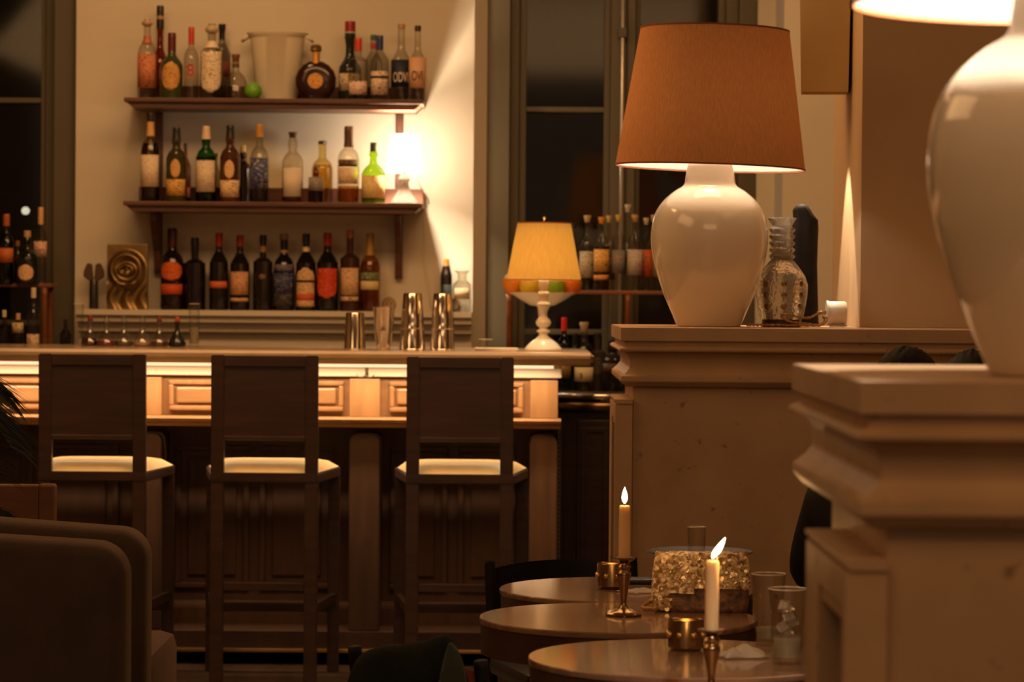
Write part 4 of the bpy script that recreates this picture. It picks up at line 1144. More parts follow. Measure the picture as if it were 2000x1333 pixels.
for a in (-2.3, -PI / 2, -.8):
    for zz in (40, 62, 84):
        b = B(); r_ = 50.5 * kv if zz > 50 else 47 * kv
        lathe(b, [(0, -.002), (.007, -.001), (.009, .0), (.003, .0015), (0, .0015)], 8, M=Matrix.Translation((r_ * math.cos(a), r_ * math.sin(a), zz * kv)) @ Matrix.Rotation(a + PI / 2, 4, 'Z') @ Matrix.Rotation(PI / 2, 4, 'X'))
        obj('cut_rosette', b, BRASSD, t)
# black robed sculpture
ys = 8.98; ks = ys / FPX
ps = P(1572, 638, ys)
t = thing('robed_statue', 'slender black robed statue behind the cut glass vase', 'sculpture', (ps.x, ys, ZM + .0006), math.radians(12))
b = B()
rg = [(0, 28, 18, 0), (10, 28, 18, 0), (60, 27, 17, -1), (120, 26, 17, -2), (165, 27, 17, -2), (190, 27, 17, -1), (207, 25, 17, 0), (216, 21, 16, -4), (226, 18, 15, -8), (234, 13, 12, -8), (239, 0, 0, -8)]
rings = []
for (z, rx, ry, ox) in rg:
    if rx == 0: rings.append([b.verts.new((ox * ks, 0, z * ks))]); continue
    rings.append([b.verts.new(((ox + rx * math.cos(a) * (1 + .05 * math.sin(a * 7))) * ks, ry * math.sin(a) * (1 + .09 * math.sin(a * 5 + z * .01)) * ks, z * ks)) for a in [2 * PI * i / 28 for i in range(28)]])
for a_, b_ in zip(rings, rings[1:]):
    for i in range(28):
        j = (i + 1) % 28
        if len(b_) == 1: b.faces.new((a_[i], a_[j], b_[0]))
        else: b.faces.new((a_[i], a_[j], b_[j], b_[i]))
b.faces.new(list(reversed(rings[0])))
obj('robed_body', b, BLACKS, t, True)
b = B(); box(b, -.035, .035, -.03, .03, 0, .012, .002); obj('base', b, BLACKS, t)
# wall plug on the pier side with gold cord
yq = 8.86; kq = yq / FPX
pq = P(1634, 612, yq)
t = thing('dimmer_plug', 'round white plug on the mantel beside the pier', 'plug', (pq.x, yq, pq.z - .0))
b = B(); lathe(b, [(0, -.028), (.032, -.028), (.035, -.024), (.035, .024), (.032, .028), (0, .028)], 32, M=Matrix.Rotation(PI / 2, 4, 'Y')); obj('plug_body', b, PLUGW, t, 'auto')
b = B(); lathe(b, [(0, .0), (.037, .0), (.037, .006), (0, .006)], 32, M=Matrix.Translation((-.031, 0, 0)) @ Matrix.Rotation(PI / 2, 4, 'Y')); obj('plug_collar', b, PLUGW, t, 'auto')
b = B(); tube(b, [(-.031, 0, .002), (-.058, 0, 0)], .006, 12); obj('cord_grip', b, BRASSD, t, True)
b = B(); box(b, -.02, .03, -.014, .014, -(pq.z - ZM) + .001, -.034); obj('plug_foot', b, PLUGW, t)
t = thing('gold_flex', 'twisted gold fabric flex coiled between lamp and white plug', 'cord', (0, 0, 0))
cp = [P(u, v, 8.80) for u, v in ((1604, 612), (1590, 611), (1572, 620), (1552, 619), (1528, 614), (1514, 616), (1530, 627), (1560, 631), (1590, 634), (1600, 625), (1596, 618), (1604, 624), (1585, 636), (1545, 636), (1500, 636), (1470, 634), (1450, 636))]
def catm(pts, k=5):
    out = []
    for i in range(len(pts) - 1):
        p0 = pts[max(0, i - 1)]; p1 = pts[i]; p2 = pts[i + 1]; p3 = pts[min(len(pts) - 1, i + 2)]
        for s in range(k):
            q = s / k; out.append(.5 * ((2 * p1) + (-p0 + p2) * q + (2 * p0 - 5 * p1 + 4 * p2 - p3) * q * q + (-p0 + 3 * p1 - 3 * p2 + p3) * q ** 3))
    out.append(pts[-1]); return out
cc = catm(cp, 8)
for i, q in enumerate(cc):
    if i < 9: q.y += .15 * (1 - i / 9)
    q.z = max(q.z, ZM + .0065); q.y += .012 * math.sin(i * .12) - .165
for ph in (0, PI):
    b = B(); pp = [q + Vector((0, .0024 * math.cos(i * 1.3 + ph), .0024 * math.sin(i * 1.3 + ph))) for i, q in enumerate(cc)]
    tube(b, pp, .0023, 6); obj('flex_strand', b, CORDM, t, True)

# brass sconce on the pier's left face
ysc = 9.12
xs0, xs1 = X(1561, ysc), X(1652, ysc)
zs0_ = Z(182, ysc, 1600)
t = thing('wall_sconce', 'tapered brass box wall sconce above the black statue', 'sconce', ((xs0 + xs1) / 2, ysc, zs0_), math.radians(-6))
hw = (xs1 - xs0) / 2
b = B(); v = [b.verts.new(q) for q in ((-hw, -.07, 0), (hw, -.07, 0), (hw, .07, 0), (-hw, .07, 0), (-hw * 1.15, -.085, .5), (hw * 1.1, -.085, .5), (hw * 1.1, .085, .5), (-hw * 1.15, .085, .5))]
for f in ((0, 1, 5, 4), (1, 2, 6, 5), (2, 3, 7, 6), (3, 0, 4, 7)): b.faces.new([v[i] for i in f])
bmesh.ops.recalc_face_normals(b, faces=b.faces)
bmesh.ops.solidify(b, geom=b.faces[:], thickness=.003)
obj('brass_shade', b, mat('satin_brass', (.50, .33, .13), .42, .8, var=.08, scale=4), t)
b = B(); tube(b, [(hw * .5, 0, .25), (hw + .05, 0, .25)], .012, 12); obj('wall_arm', b, BRASSD, t, True)
b = B(); ico(b, (0, 0, .28), .02, 2); obj('bulb', b, mat('sconce_bulb', (1, 1, 1), .5, emit=(1, .75, .45), es=3), t, True)
point('sconce_light', ((xs0 + xs1) / 2 - .0, ysc, zs0_ + .40), 3.0, .03, (1, .66, .34))
spot('sconce_downlight', (xp - .125, ysc, zs0_ + .01), (xp - .125, ysc, 0), 44, 54, .22, .012, (1, .78, .54))

# ------------------------------------------------------------------ bar stools
def stool_parts(t):
    zt_ = 1.168; zs = .783
    bw = .189; pw = .046
    yb = 0.0
    for s in (-1, 1):
        b = B(); prism(b, [(-.0, 0), (.04, 0), (.045, .55), (.042, .75), (.026, zt_), (-.006, zt_), (0.003, .75), (-.0, .5)], 'x', s * bw - (pw if s > 0 else 0), s * bw + (pw if s < 0 else 0), .003)
        obj('back_post', b, WALNUT, t)
    b = B(); box(b, -bw + pw, bw - pw, -.004, .026, zt_ - .04, zt_ - .001, .003); obj('top_rail', b, WALNUT, t)
    b = B(); box(b, -bw + pw, bw - pw, .004, .018, zt_ - .285, zt_ - .04); obj('back_panel', b, WALNUT, t)
    b = B(); box(b, -bw + pw, bw - pw, .0, .03, zt_ - .30, zt_ - .285, .003); obj('lower_back_rail', b, WALNUT, t)
    fw = .244
    b = B(); prism(b, [(-bw, .0), (bw, .0), (fw, .40), (fw, .44), (-fw, .44), (-fw, .40)], 'z', zs - .065, zs - .03, .004); obj('seat_frame', b, WALNUT, t)
    b = B(); b2 = bmesh.new()
    g = []; NX, NY = 14, 12
    for i in range(NX + 1):
        row = []
        for j in range(NY + 1):
            u = i / NX * 2 - 1; v_ = j / NY
            w = bw - .006 + (fw - bw) * v_
            e = max(0, 1 - abs(u) ** 6) * max(0, 1 - abs(2 * v_ - 1) ** 8)
            row.append(b.verts.new((u * w, .03 + v_ * .405, zs - .03 + .034 * e ** .5)))
        g.append(row)
    for i in range(NX):
        for j in range(NY): b.faces.new((g[i][j], g[i + 1][j], g[i + 1][j + 1], g[i][j + 1]))
    b2.free(); obj('seat_cushion', b, CUSH, t, True, label='mustard leather seat cushion')
    for s in (-1, 1):
        b = B(); prism(b, [(s * fw, 0), (s * (fw - .042), 0), (s * (fw - .042), zs - .065), (s * fw, zs - .065)], 'y', .395, .437, .003); obj('front_leg', b, WALNUT, t)
        b = B(); prism(b, [(s * bw, .02), (s * (bw - .022), .02), (s * (fw - .03), .40), (s * (fw - .008), .40)], 'z', .26, .29); obj('side_stretcher', b, WALNUT, t)
    zr2 = .365
    b = B(); box(b, -bw + pw, bw - pw, .005, .035, zr2 - .03, zr2, .003); obj('back_stretcher', b, WALNUT, t)
    b = B(); box(b, -fw + .042, fw - .042, .4, .43, .22, .255, .003); obj('foot_rest', b, WALNUT, t)


def dup(root, loc, rotz, label):
    r = root.copy(); S.collection.objects.link(r); r.location = loc; r.rotation_euler = (0, 0, rotz); r['label'] = label
    for ch in [c for c in S.objects if c.parent == root]:
        c = ch.copy(); S.collection.objects.link(c); c.parent = r
        for g_ in [x for x in S.objects if x.parent == ch]:
            d = g_.copy(); S.collection.objects.link(d); d.parent = c
    return r
YS = 10.52
st = thing('bar_stool', 'dark walnut bar stool with mustard seat behind the velvet armchairs', 'stool', (X(181, YS), YS, 0), math.radians(0), 'bar stools along the counter')
stool_parts(st)
bpy.context.view_layer.update()
dup(st, (X(518, YS), YS, 0), 0, 'dark walnut bar stool with mustard seat, the middle one of three')
dup(st, (X(900, YS), YS, 0), 0, 'dark walnut bar stool with mustard seat nearest the amber lamp')

# ------------------------------------------------------------------ tables
TZ = .72; TR = .30
tabs = []
for (u, v, lab, R, D) in [(1345, 1285, 'front round walnut table with two water glasses', .300, None),
                          (1208, 1206, 'middle round walnut table carrying the gold bag', .292, None),
                          (1224, 1151, 'farthest round walnut table behind the gold bag', .292, None),
                          (0, 0, 'round walnut table just below the frame under the front candlestick', .28, 4.905)]:
    c = PZ(u, v, TZ) if D is None else Vector((.345, D, TZ))
    t = thing('round_table', lab, 'table', (c.x, c.y, 0), 0, 'round walnut cafe tables')
    b = B(); lathe(b, [(0, TZ - .012), (R - .001, TZ - .012), (R, TZ - .009), (R, TZ - .002), (R - .002, TZ), (0, TZ)], 96); obj('table_top', b, TABLEW, t, 'auto')
    b = B(); lathe(b, [(0, TZ - .075), (R - .004, TZ - .075), (R - .003, TZ - .0125), (0, TZ - .0125)], 96); obj('apron', b, TABLEE, t, 'auto')
    b = B(); lathe(b, [(0, .03), (.05, .03), (.032, .07), (.03, TZ - .10), (.06, TZ - .076), (0, TZ - .076)], 24); obj('column', b, BLACKS, t, 'auto')
    b = B(); lathe(b, [(0, 0), (.2, 0), (.2, .012), (.05, .03), (0, .03)], 40); obj('foot_plate', b, BLACKS, t, 'auto')
    tabs.append(c)
T = TZ + .0006


def at(u, v): return PZ(u, v, TZ)


def candlestick(u, v, lab, h, ch, bend, pos=None):
    c = at(u, v) if pos is None else Vector(pos)
    t = thing('candlestick', lab, 'candlestick', (c.x, c.y, T), 0, 'low candlesticks on the tables')
    b = B(); lathe(b, [(0, 0), (.036, 0), (.037, .004), (.033, .008), (.024, .010), (.016, .014), (.0, .016)], 40, wob=lambda a, z: 1 + .07 * abs(math.sin(a * 5))); obj('foot', b, BRASSD, t, 'auto')
    b = B(); lathe(b, [(0, .012)] + smooth_prof([(.012, .014), (.006, .025), (.008, .045), (.013, h * .62), (.015, h * .72), (.011, h * .78), (.015, h * .84), (.011, h * .9), (.022, h * .97), (.024, h)], 3) + [(.014, h - .001), (0, h - .003)], 28); obj('stem', b, BRASSD, t, 'auto')
    t2 = thing('candle', lab.replace('candlestick', 'tapered candle') if 'candlestick' in lab else lab, 'candle', (c.x, c.y, T + h - .0025))
    b = B(); r = .0115
    lathe(b, [(0, 0), (r, 0), (r * 1.02, ch * .5), (r * .98, ch - .002), (r * .8, ch), (r * .5, ch - .004), (0, ch - .005)], 24); obj('wax', b, WAX, t2, 'auto')
    b = B(); tube(b, [(0, 0, ch - .005), (bend * .004, 0, ch + .006)], .0009, 6); obj('wick', b, WICK, t2)
    fl = .036
    b = B(); prof = smooth_prof([(0, 0), (.0035, .004), (.0062, .012), (.0052, .021), (.0022, .031), (0, fl)], 3)
    lathe(b, prof, 16)
    for v_ in b.verts: v_.co.x += bend * (v_.co.z / fl) * .02 * 1.2; v_.co.z += ch + .003
    obj('flame', b, FLAME, t2, True)
    point('candle_light', (c.x + bend * .015, c.y, T + h + ch + .015), 3.8, .008, (1, .52, .18))
candlestick(1218, 1203, 'low candlestick on the middle table left of the gold bag', .122, .112, 0)
p0 = P(1390, 1230, 5.03)
candlestick(0, 0, 'low candlestick in front, at the bottom edge', p0.z - T, .119, .9, (p0.x, 5.03, 0))
for o_ in S.objects:
    if o_.get('category') == 'candle':
        o_['label'] = 'lit cream taper candle standing left of the gold bag' if o_.location.y > 5.5 else 'lit cream taper candle in front of the gold bag with leaning flame'


def votive(u, v, lab):
    c = at(u, v)
    t = thing('votive_holder', lab, 'candle holder', (c.x, c.y, T), 0, 'brass votive cups')
    R, H = .034, .058
    b = B(); lathe(b, [(0, 0), (R * .85, 0), (R, .006), (R, H - .002), (R * .97, H), (R - .003, H - .002), (R - .003, .008), (0, .008)], 40); obj('cup', b, BRASSD, t, 'auto')
    for i in range(8):
        a = i * PI / 4 + .4
        b = B(); ico(b, (R * math.cos(a), R * math.sin(a), H * .52), .0065, 2, (1, 1, 1)); obj('stud', b, BRASS, t, True)
    b = B(); lathe(b, [(0, .009), (.019, .009), (.019, .028), (0, .027)], 20); obj('tealight', b, WAX, t, 'auto')
    b = B(); lathe(b, smooth_prof([(0, 0), (.003, .003), (.004, .008), (.001, .016), (0, .018)], 2), 10, c=(0, 0, .030)); obj('flame', b, mat('small_flame', (1, .8, .4), 1, emit=(1, .6, .25), es=5), t, True)
    point('votive_light', (c.x, c.y, T + .042), .10, .006, (1, .52, .18))
votive(1194, 1150, 'brass studded votive cup on the farthest table')
votive(1339, 1270, 'brass studded votive cup on the front table')

# gold sequinned bag
c = at(1372, 1199)
t = thing('sequin_handbag', 'gold sequinned handbag lying on the middle table', 'bag', (c.x, c.y + .05, T), math.radians(-3))
kb = (c.y) / FPX
W_, H_ = 94 * kb, 112 * kb
b = B()
b2 = bmesh.new(); bmesh.ops.create_cube(b2, size=1); bmesh.ops.subdivide_edges(b2, edges=b2.edges[:], cuts=11, use_grid_fill=True)
rr = random.Random(3)
for v_ in b2.verts:
    x, y, z = v_.co * 2
    q = (1 - .16 * abs(x) ** 4 * abs(z) ** 2)
    v_.co = Vector((x * W_ * (1 - .05 * (z + 1) / 2) * (1 - .06 * abs(z) ** 4), y * .042 * (1 - .45 * (z + 1) / 2) * q * (1 - .25 * abs(x) ** 3), (z + 1) / 2 * H_ * (1 - .05 * abs(x) ** 4)))
    v_.co += Vector((rr.uniform(-1, 1), rr.uniform(-1, 1), rr.uniform(-.7, .7) if z > -.95 else 0)) * .0022
join(b, b2)
flap = b.copy()
obj('bag_body', b, mat('brown_lace_cloth', (.16, .08, .04), .6, var=.7, scale=70, bump=.6, bscale=120), t, True)
flap.normal_update(); flap.faces.ensure_lookup_table()
dl = []
for f in flap.faces:
    c_f = f.calc_center_median()
    keep = (c_f.z > H_ * (.40 + .05 * math.sin(c_f.x * 40)) and c_f.y < .03) or (c_f.x < -W_ * .66)
    if not keep: dl.append(f)
bmesh.ops.delete(flap, geom=dl, context='FACES')
for v_ in flap.verts: v_.co += v_.normal * .0045 + Vector((rr.uniform(-1, 1), rr.uniform(-1, 1), rr.uniform(-.3, .3))) * .001
for v_ in flap.verts: v_.co.z = max(.003, v_.co.z)
obj('bag_flap', flap, SEQUIN, t, True)
b = B()
for i in range(420):
    u_ = rr.uniform(-1, 1); w_ = rr.uniform(.45, 1) if u_ > -.66 else rr.uniform(.05, 1)
    x = u_ * W_ * .96; z = w_ * H_ * .97; y = -.042 * (1 - .45 * w_) * (1 - .25 * abs(u_) ** 3) - .0055
    if rr.random() < .15: z = H_ * rr.uniform(.97, 1.02); y = rr.uniform(-.02, .02)
    b2 = bmesh.new(); bmesh.ops.create_circle(b2, cap_ends=True, radius=rr.uniform(.003, .006), segments=6)
    join(b, b2, Matrix.Translation((x, y - .002, z)) @ Matrix.Rotation(PI / 2 + rr.uniform(-.6, .6), 4, 'X') @ Matrix.Rotation(rr.uniform(-.6, .6), 4, 'Y'))
o = obj('sequins', b, mat('loose_sequin', (.95, .7, .38), .25, .6), t); o['kind'] = 'stuff'
b = B(); lathe(b, [(0, 0), (.006, 0), (.008, .004), (0, .008)], 10, c=(.02, -.036, H_ * .5)); obj('clasp', b, BRASS, t, True)
b = B(); pts = [(-W_ * .98, .0, H_ * .16), (-W_ * 1.08, -.02, .02), (-W_ * 1.22, -.03, .008), (-W_ * 1.12, -.045, .007), (-W_ * .95, -.05, .007)]
for i, q in enumerate(catm([Vector(x) for x in pts], 5)): ico(b, q, .0055, 1)
obj('chain_strap', b, BRASS, t)

# bowl and glass behind the bag (far table)
c = at(1366, 1146)
t = thing('footed_bowl', 'dark metal footed bowl behind the gold bag', 'bowl', (c.x, c.y, T))
kk = c.y / FPX
b = B(); hh_ = 68 * kk; lathe(b, [(0, 0), (.05, 0), (.045, .006), (.012, .015), (.012, hh_ - .045), (.05, hh_ - .035), (.095, hh_ - .012), (104 * kk, hh_), (102 * kk, hh_ + .002), (.085, hh_ - .012), (0, hh_ - .03)], 48)
obj('bowl', b, cmat((30, 20, 13), .55, .0, 'dark_metal'), t, 'auto')
tumbler('tall_glass', 'thin clear glass standing in the dark bowl behind the bag', 'glass', (at(1358, 1143).x, c.y, T + hh_ - .029), 72 * kk, .019, .0215)
# napkins
def napkin(u, v, w, lab, seed, h=.016):
    c = at(u, v); r_ = random.Random(seed)
    b = B(); n = 18; g = []
    for i in range(n + 1):
        row = []
        for j in range(n + 1):
            x = i / n * 2 - 1; y = j / n * 2 - 1
            rad = max(abs(x), abs(y))
            z = h * (.5 + .5 * math.sin(x * 4.1 + seed) * math.cos(y * 3.3 + x * 2)) * (1 - rad ** 3) + .001 + r_.uniform(0, .0012) * (rad < .98)
            row.append(b.verts.new((x * w * (1 + .1 * math.sin(y * 5 + seed)), y * w * .8 * (1 + .12 * math.sin(x * 4)), z)))
        g.append(row)
    for i in range(n):
        for j in range(n): b.faces.new((g[i][j], g[i + 1][j], g[i + 1][j + 1], g[i][j + 1]))
    bmesh.ops.solidify(b, geom=b.faces[:], thickness=.001)
    o = obj('paper_napkin', b, PAPER, None, True); o.location = (c.x, c.y, T + .001); o.rotation_euler = (0, 0, .3 * seed); tag(o, lab, 'napkin')
napkin(1448, 1284, .048, 'crumpled white napkin between candle and glasses on the front table', 1, .022)
napkin(1252, 1158, .045, 'folded white napkin on the farthest table left of the bag', 2, .007)
c = at(1254, 1140)
b = B(); box(b, -.055, .055, -.03, .03, 0, .012, .004); o = obj('black_wallet', b, LEATHB); o.location = (c.x, c.y + .0, T); tag(o, 'flat black wallet on the farthest table beside the votive cup', 'wallet')
# water glasses on the front table
kg = 5.6 / FPX
c = at(1500, 1260); c2 = at(1537, 1297)
ICE = mat('ice_cubes', (.8, .72, .6), .1, var=.05); ICE.node_tree.nodes['Principled BSDF'].inputs['Transmission Weight'].default_value = .8
tumbler('water_glass', 'tall water glass standing behind the other on the front table', 'glass', (c.x, c.y, T), 138 * c.y / FPX, 25 * kg, 35 * kg, liq=(WATERM, .24), grp='water glasses')
t = tumbler('water_glass', 'water glass with ice in front of the taller looking one', 'glass', (c2.x, c2.y, T), 146 * c2.y / FPX, 27 * kg, 37 * kg, liq=(WATERM, .36), grp='water glasses')
r_ = random.Random(5)
for (dx, dz) in ((-.004, .062), (.006, .082), (-.002, .103)):
    b = B(); box(b, -.012, .012, -.012, .012, -.011, .011, .004)
    o = obj('ice_cube', b, ICE, t); o.location = (dx, 0, dz); o.rotation_euler = (r_.uniform(0, 1), r_.uniform(0, 1), r_.uniform(0, 1))

# ------------------------------------------------------------------ cafe chairs
def cafe_chair(lab, x, y, rz, leather, hwid=.19, zt=.71, arm=False):
    t = thing('cafe_chair', lab, 'chair', (x, y, 0), rz, 'low cafe chairs at the tables')
    for sx in (-1, 1):
        for sy in (-1, 1):
            b = B()
            if sx < 0: tube(b, catm([Vector((-.20, sy * hwid, 0)), Vector((-.19, sy * hwid, .42)), Vector((-.215, sy * hwid, zt - .08)), Vector((-.228, sy * hwid, zt + .004))], 4), .014, 10)
            else: tube(b, [(.18, sy * (hwid - .01), 0), (.17, sy * (hwid - .01), .43)], .014, 10)
            obj('leg', b, BLACKS, t, True)
    b = B(); box(b, -.18, .19, -hwid - .015, hwid + .015, .43, .475, .018); obj('seat', b, leather, t, 'auto')
    b = B(); N_ = 12; g = []
    for i in range(N_ + 1):
        a = -1 + 2 * i / N_
        row = []
        for z in (.50, .56, .63, zt - .02, zt):
            row.append(b.verts.new((-.215 - .03 * (1 - a * a) - (z - .5) * .06, a * hwid, z - .02 * a * a)))
        g.append(row)
    for i in range(N_):
        for j in range(4): b.faces.new((g[i][j], g[i + 1][j], g[i + 1][j + 1], g[i][j + 1]))
    bmesh.ops.solidify(b, geom=b.faces[:], thickness=.02)
    obj('backrest', b, leather, t, 'auto')
    if arm:
        b = B(); tube(b, catm([Vector((-.20, hwid, .62)), Vector((-.26, hwid + .07, .64)), Vector((-.16, hwid + .12, .65)), Vector((.02, hwid + .10, .64)), Vector((.10, hwid, .60))], 5), .02, 10); obj('armrest', b, leather, t, True)
    return t
cafe_chair('black leather cafe chair behind the farthest table', .19, 7.44, math.radians(-75), LEATHB)
cafe_chair('orange leather cafe chair under the dark green jacket', -.035, 5.99, math.radians(50), LEATHO, .165, .688)
def shell(name, rows, m, parent=None, th=.01, label=None, noise=.004, seed=1):
    r_ = random.Random(seed); b = B(); g = [[b.verts.new(Vector(p) + Vector([r_.uniform(-noise, noise) for _ in range(3)])) for p in row] for row in rows]
    for a, c_ in zip(g, g[1:]):
        for i in range(len(a) - 1): b.faces.new((a[i], a[i + 1], c_[i + 1], c_[i]))
    bmesh.ops.solidify(b, geom=b.faces[:], thickness=th)
    o = obj(name, b, m, parent, True)
    md = o.modifiers.new('s', 'SUBSURF'); md.levels = 1; md.render_levels = 2
    return o
jt = thing('draped_jacket', 'dark green jacket draped over the chair left of the tables', 'jacket', (-.2, 5.78, 0))
def JP(u, v, off):
    D = 5.79 - .83 * (u - 800) / 1000 + off
    return P(u, v, D) - Vector((-.2, 5.78, 0))
JT = [(678, 1335), (690, 1290), (712, 1264), (745, 1253), (790, 1250), (830, 1244), (856, 1232), (872, 1227), (884, 1238), (893, 1260), (903, 1285), (914, 1320)]
rows = []
for k_ in range(6):
    q = k_ / 5
    rows.append([JP(800 + (u - 800) * (1 + .08 * math.sin(q * 3)), v + (1480 - v) * q, -.055 * min(1, q * 3) - .03 - .016 * math.sin(u * .055 + q * 3) * min(1, q * 3)) for (u, v) in JT])
back = [[JP(u, v + (1440 - v) * q, .05 + .03 * min(1, q * 3)) for (u, v) in JT] for q in (1, .6, .3, .08)]
shell('jacket_cloth', back + rows, GREENF, jt, .008, noise=.002)
rows = [[JP(u, v, -.115 + .006 * math.sin(u)) for (u, v) in r] for r in [[(878, 1246), (888, 1258), (899, 1275)], [(866, 1290), (890, 1298), (910, 1315)], [(852, 1340), (884, 1345), (916, 1352)], [(848, 1400), (882, 1402), (915, 1400)]]]
shell('lining', rows, LINING, jt, .004, noise=.001)

# ------------------------------------------------------------------ lounge seating at left
def armchair(lab, xr_, y, ztop, w, m=VELVET, drop=.02, ins=0.0, az=.49):
    """seen from behind: upholstered back slab with rounded top corner, arms and seat beyond"""
    t = thing('velvet_armchair', lab, 'armchair', (xr_ - w / 2, y, 0), 0, 'velvet armchairs at the left')
    hw = w / 2; r = .075
    poly = [(-hw, .12), (hw - .0, .12)]
    for k_ in range(9):
        a = k_ / 8 * PI / 2; poly.append((hw - r + r * math.cos(a), ztop - drop - r + r * math.sin(a)))
    poly.append((0, ztop + .004))
    for k_ in range(9):
        a = PI / 2 + k_ / 8 * PI / 2; poly.append((-hw + r + r * math.cos(a), ztop - drop - r + r * math.sin(a)))
    b = B(); b2 = bmesh.new()
    v0 = [b2.verts.new((p_[0], 0, p_[1])) for p_ in poly]; v1 = [b2.verts.new((p_[0], .15, p_[1])) for p_ in poly]
    b2.faces.new(v0); b2.faces.new(list(reversed(v1)))
    for i in range(len(poly)):
        j = (i + 1) % len(poly); b2.faces.new((v0[i], v0[j], v1[j], v1[i]))
    bmesh.ops.recalc_face_normals(b2, faces=b2.faces)
    eg = [e for e in b2.edges if abs(e.verts[0].co.y - e.verts[1].co.y) < 1e-5]
    bmesh.ops.bevel(b2, geom=eg, offset=.03, segments=4, affect='EDGES', profile=.5)
    join(b, b2); obj('backrest', b, m, t, 'auto')
    for s in (-1, 1):
        b = B(); box(b, s * (hw - ins) - (.14 if s > 0 else 0), s * (hw - ins) + (.14 if s < 0 else 0), .152, .72, .12, az, .04); obj('arm', b, m, t, 'auto')
    b = B(); box(b, -hw + .142 + ins, hw - .142 - ins, .152, .73, .14, .44, .04); obj('seat_cushion', b, m, t, 'auto')
    for sx in (-1, 1):
        for yy in (.06, .66):
            b = B(); tube(b, [(sx * (hw - .09 - ins), yy, 0), (sx * (hw - .09 - ins), yy, .13)], .02, 10, taper=[.7, 1]); obj('leg', b, WALNUT, t, True)
    return t
armchair('nearest brown velvet armchair seen from behind at lower left', X(243, 6.4, 1150), 6.4, Z(1052, 6.4, 100) + .008, 1.0, ins=.12)
armchair('brown velvet armchair seen from behind, second from camera', X(285, 7.25, 1150), 7.25, Z(1016, 7.25, 60) + .008, 1.15, drop=.03)
# wooden cane chair
yc = 8.9
xr_ = X(108, yc, 960); zt_ = Z(946, yc, 60)
t = thing('cane_chair', 'wooden cane backed chair between stool and velvet armchair', 'chair', (xr_ - .27, yc, 0))
CH = mat('chair_beech', (.16, .07, .032), .4, var=.2, scale=6, stretch=(1, 1, 6))
for s in (-1, 1):
    b = B(); box(b, s * .27 - (.05 if s > 0 else 0), s * .27 + (.05 if s < 0 else 0), 0, .04, 0, zt_, .008); obj('back_leg', b, CH, t)
    b = B(); box(b, s * .25 - .02, s * .25 + .02, .46, .50, 0, .43, .006); obj('front_leg', b, CH, t)
b = B(); box(b, -.22, .22, .004, .03, zt_ - .13, zt_ - .002, .006); obj('top_rail', b, CH, t)
b = B(); box(b, -.22, .22, .012, .02, .50, zt_ - .13); obj('cane_panel', b, CANE, t)
b = B(); box(b, -.22, .22, .004, .03, .46, .50, .004); obj('lower_rail', b, CH, t)
b = B(); box(b, -.27, .27, .042, .5, .43, .47, .008); obj('seat', b, CANE, t)
# palm at the left edge
xpm, ypm = X(-120, 8.2), 8.2
t = thing('potted_palm', 'dark potted palm whose fronds enter at the left edge', 'plant', (xpm, ypm, 0))
b = B(); lathe(b, [(0, 0), (.12, 0), (.16, .28), (.17, .30), (.15, .30), (.14, .27), (0, .27)], 32); obj('pot', b, POTM, t, 'auto')
r_ = random.Random(11)
def frond(a, L_, z0, droop, m):
    b = B(); path = []
    d = Vector((math.cos(a), math.sin(a), 0))
    for i in range(14):
        s = i / 13; path.append(Vector((0, 0, z0)) + d * (L_ * s) + Vector((0, 0, L_ * (.55 * s - droop * s * s))))
    tube(b, [(0, 0, .27), (0, 0, z0 * .6 + .1)] + path, .004, 6, taper=[2, 1.6] + [1.3 - i / 13 for i in range(14)])
    for i in range(3, 14):
        for sd in (-1, 1):
            for q in range(3):
                s = (i + q / 3 - .3) / 13
                base = Vector((0, 0, z0)) + d * (L_ * s) + Vector((0, 0, L_ * (.55 * s - droop * s * s)))
                side = Vector((-d.y, d.x, 0)) * sd
                dirv = (side * .8 + d * .9 + Vector((0, 0, -.5 + r_.uniform(-.2, .2)))).normalized()
                ln = .17 * (1 - .5 * abs(s - .5)) * r_.uniform(.85, 1.1)
                w = side.cross(dirv).normalized() * .0022
                v = [b.verts.new(base - w), b.verts.new(base + w), b.verts.new(base + dirv * ln * .5 + w * 1.1 + Vector((0, 0, .004))), b.verts.new(base + dirv * ln * .5 - w * 1.1), b.verts.new(base + dirv * ln + Vector((0, 0, -.02)))]
                b.faces.new((v[0], v[1], v[2], v[3])); b.faces.new((v[3], v[2], v[4]))
    obj('frond', b, m, t)
for (a, L_, z0, dr) in [(0.0, .17, 1.17, .9), (.5, .20, 1.08, 1.1), (-.5, .18, 1.0, 1.1), (1.4, .4, 1.1, .7), (2.4, .4, 1.0, .8), (3.3, .45, 1.05, .7), (4.2, .4, 1.0, .8), (-1.2, .3, .9, .9), (.15, .25, .8, 1.0), (-.15, .24, .68, 1.0)]:
    frond(a, L_, z0, dr, LEAF)

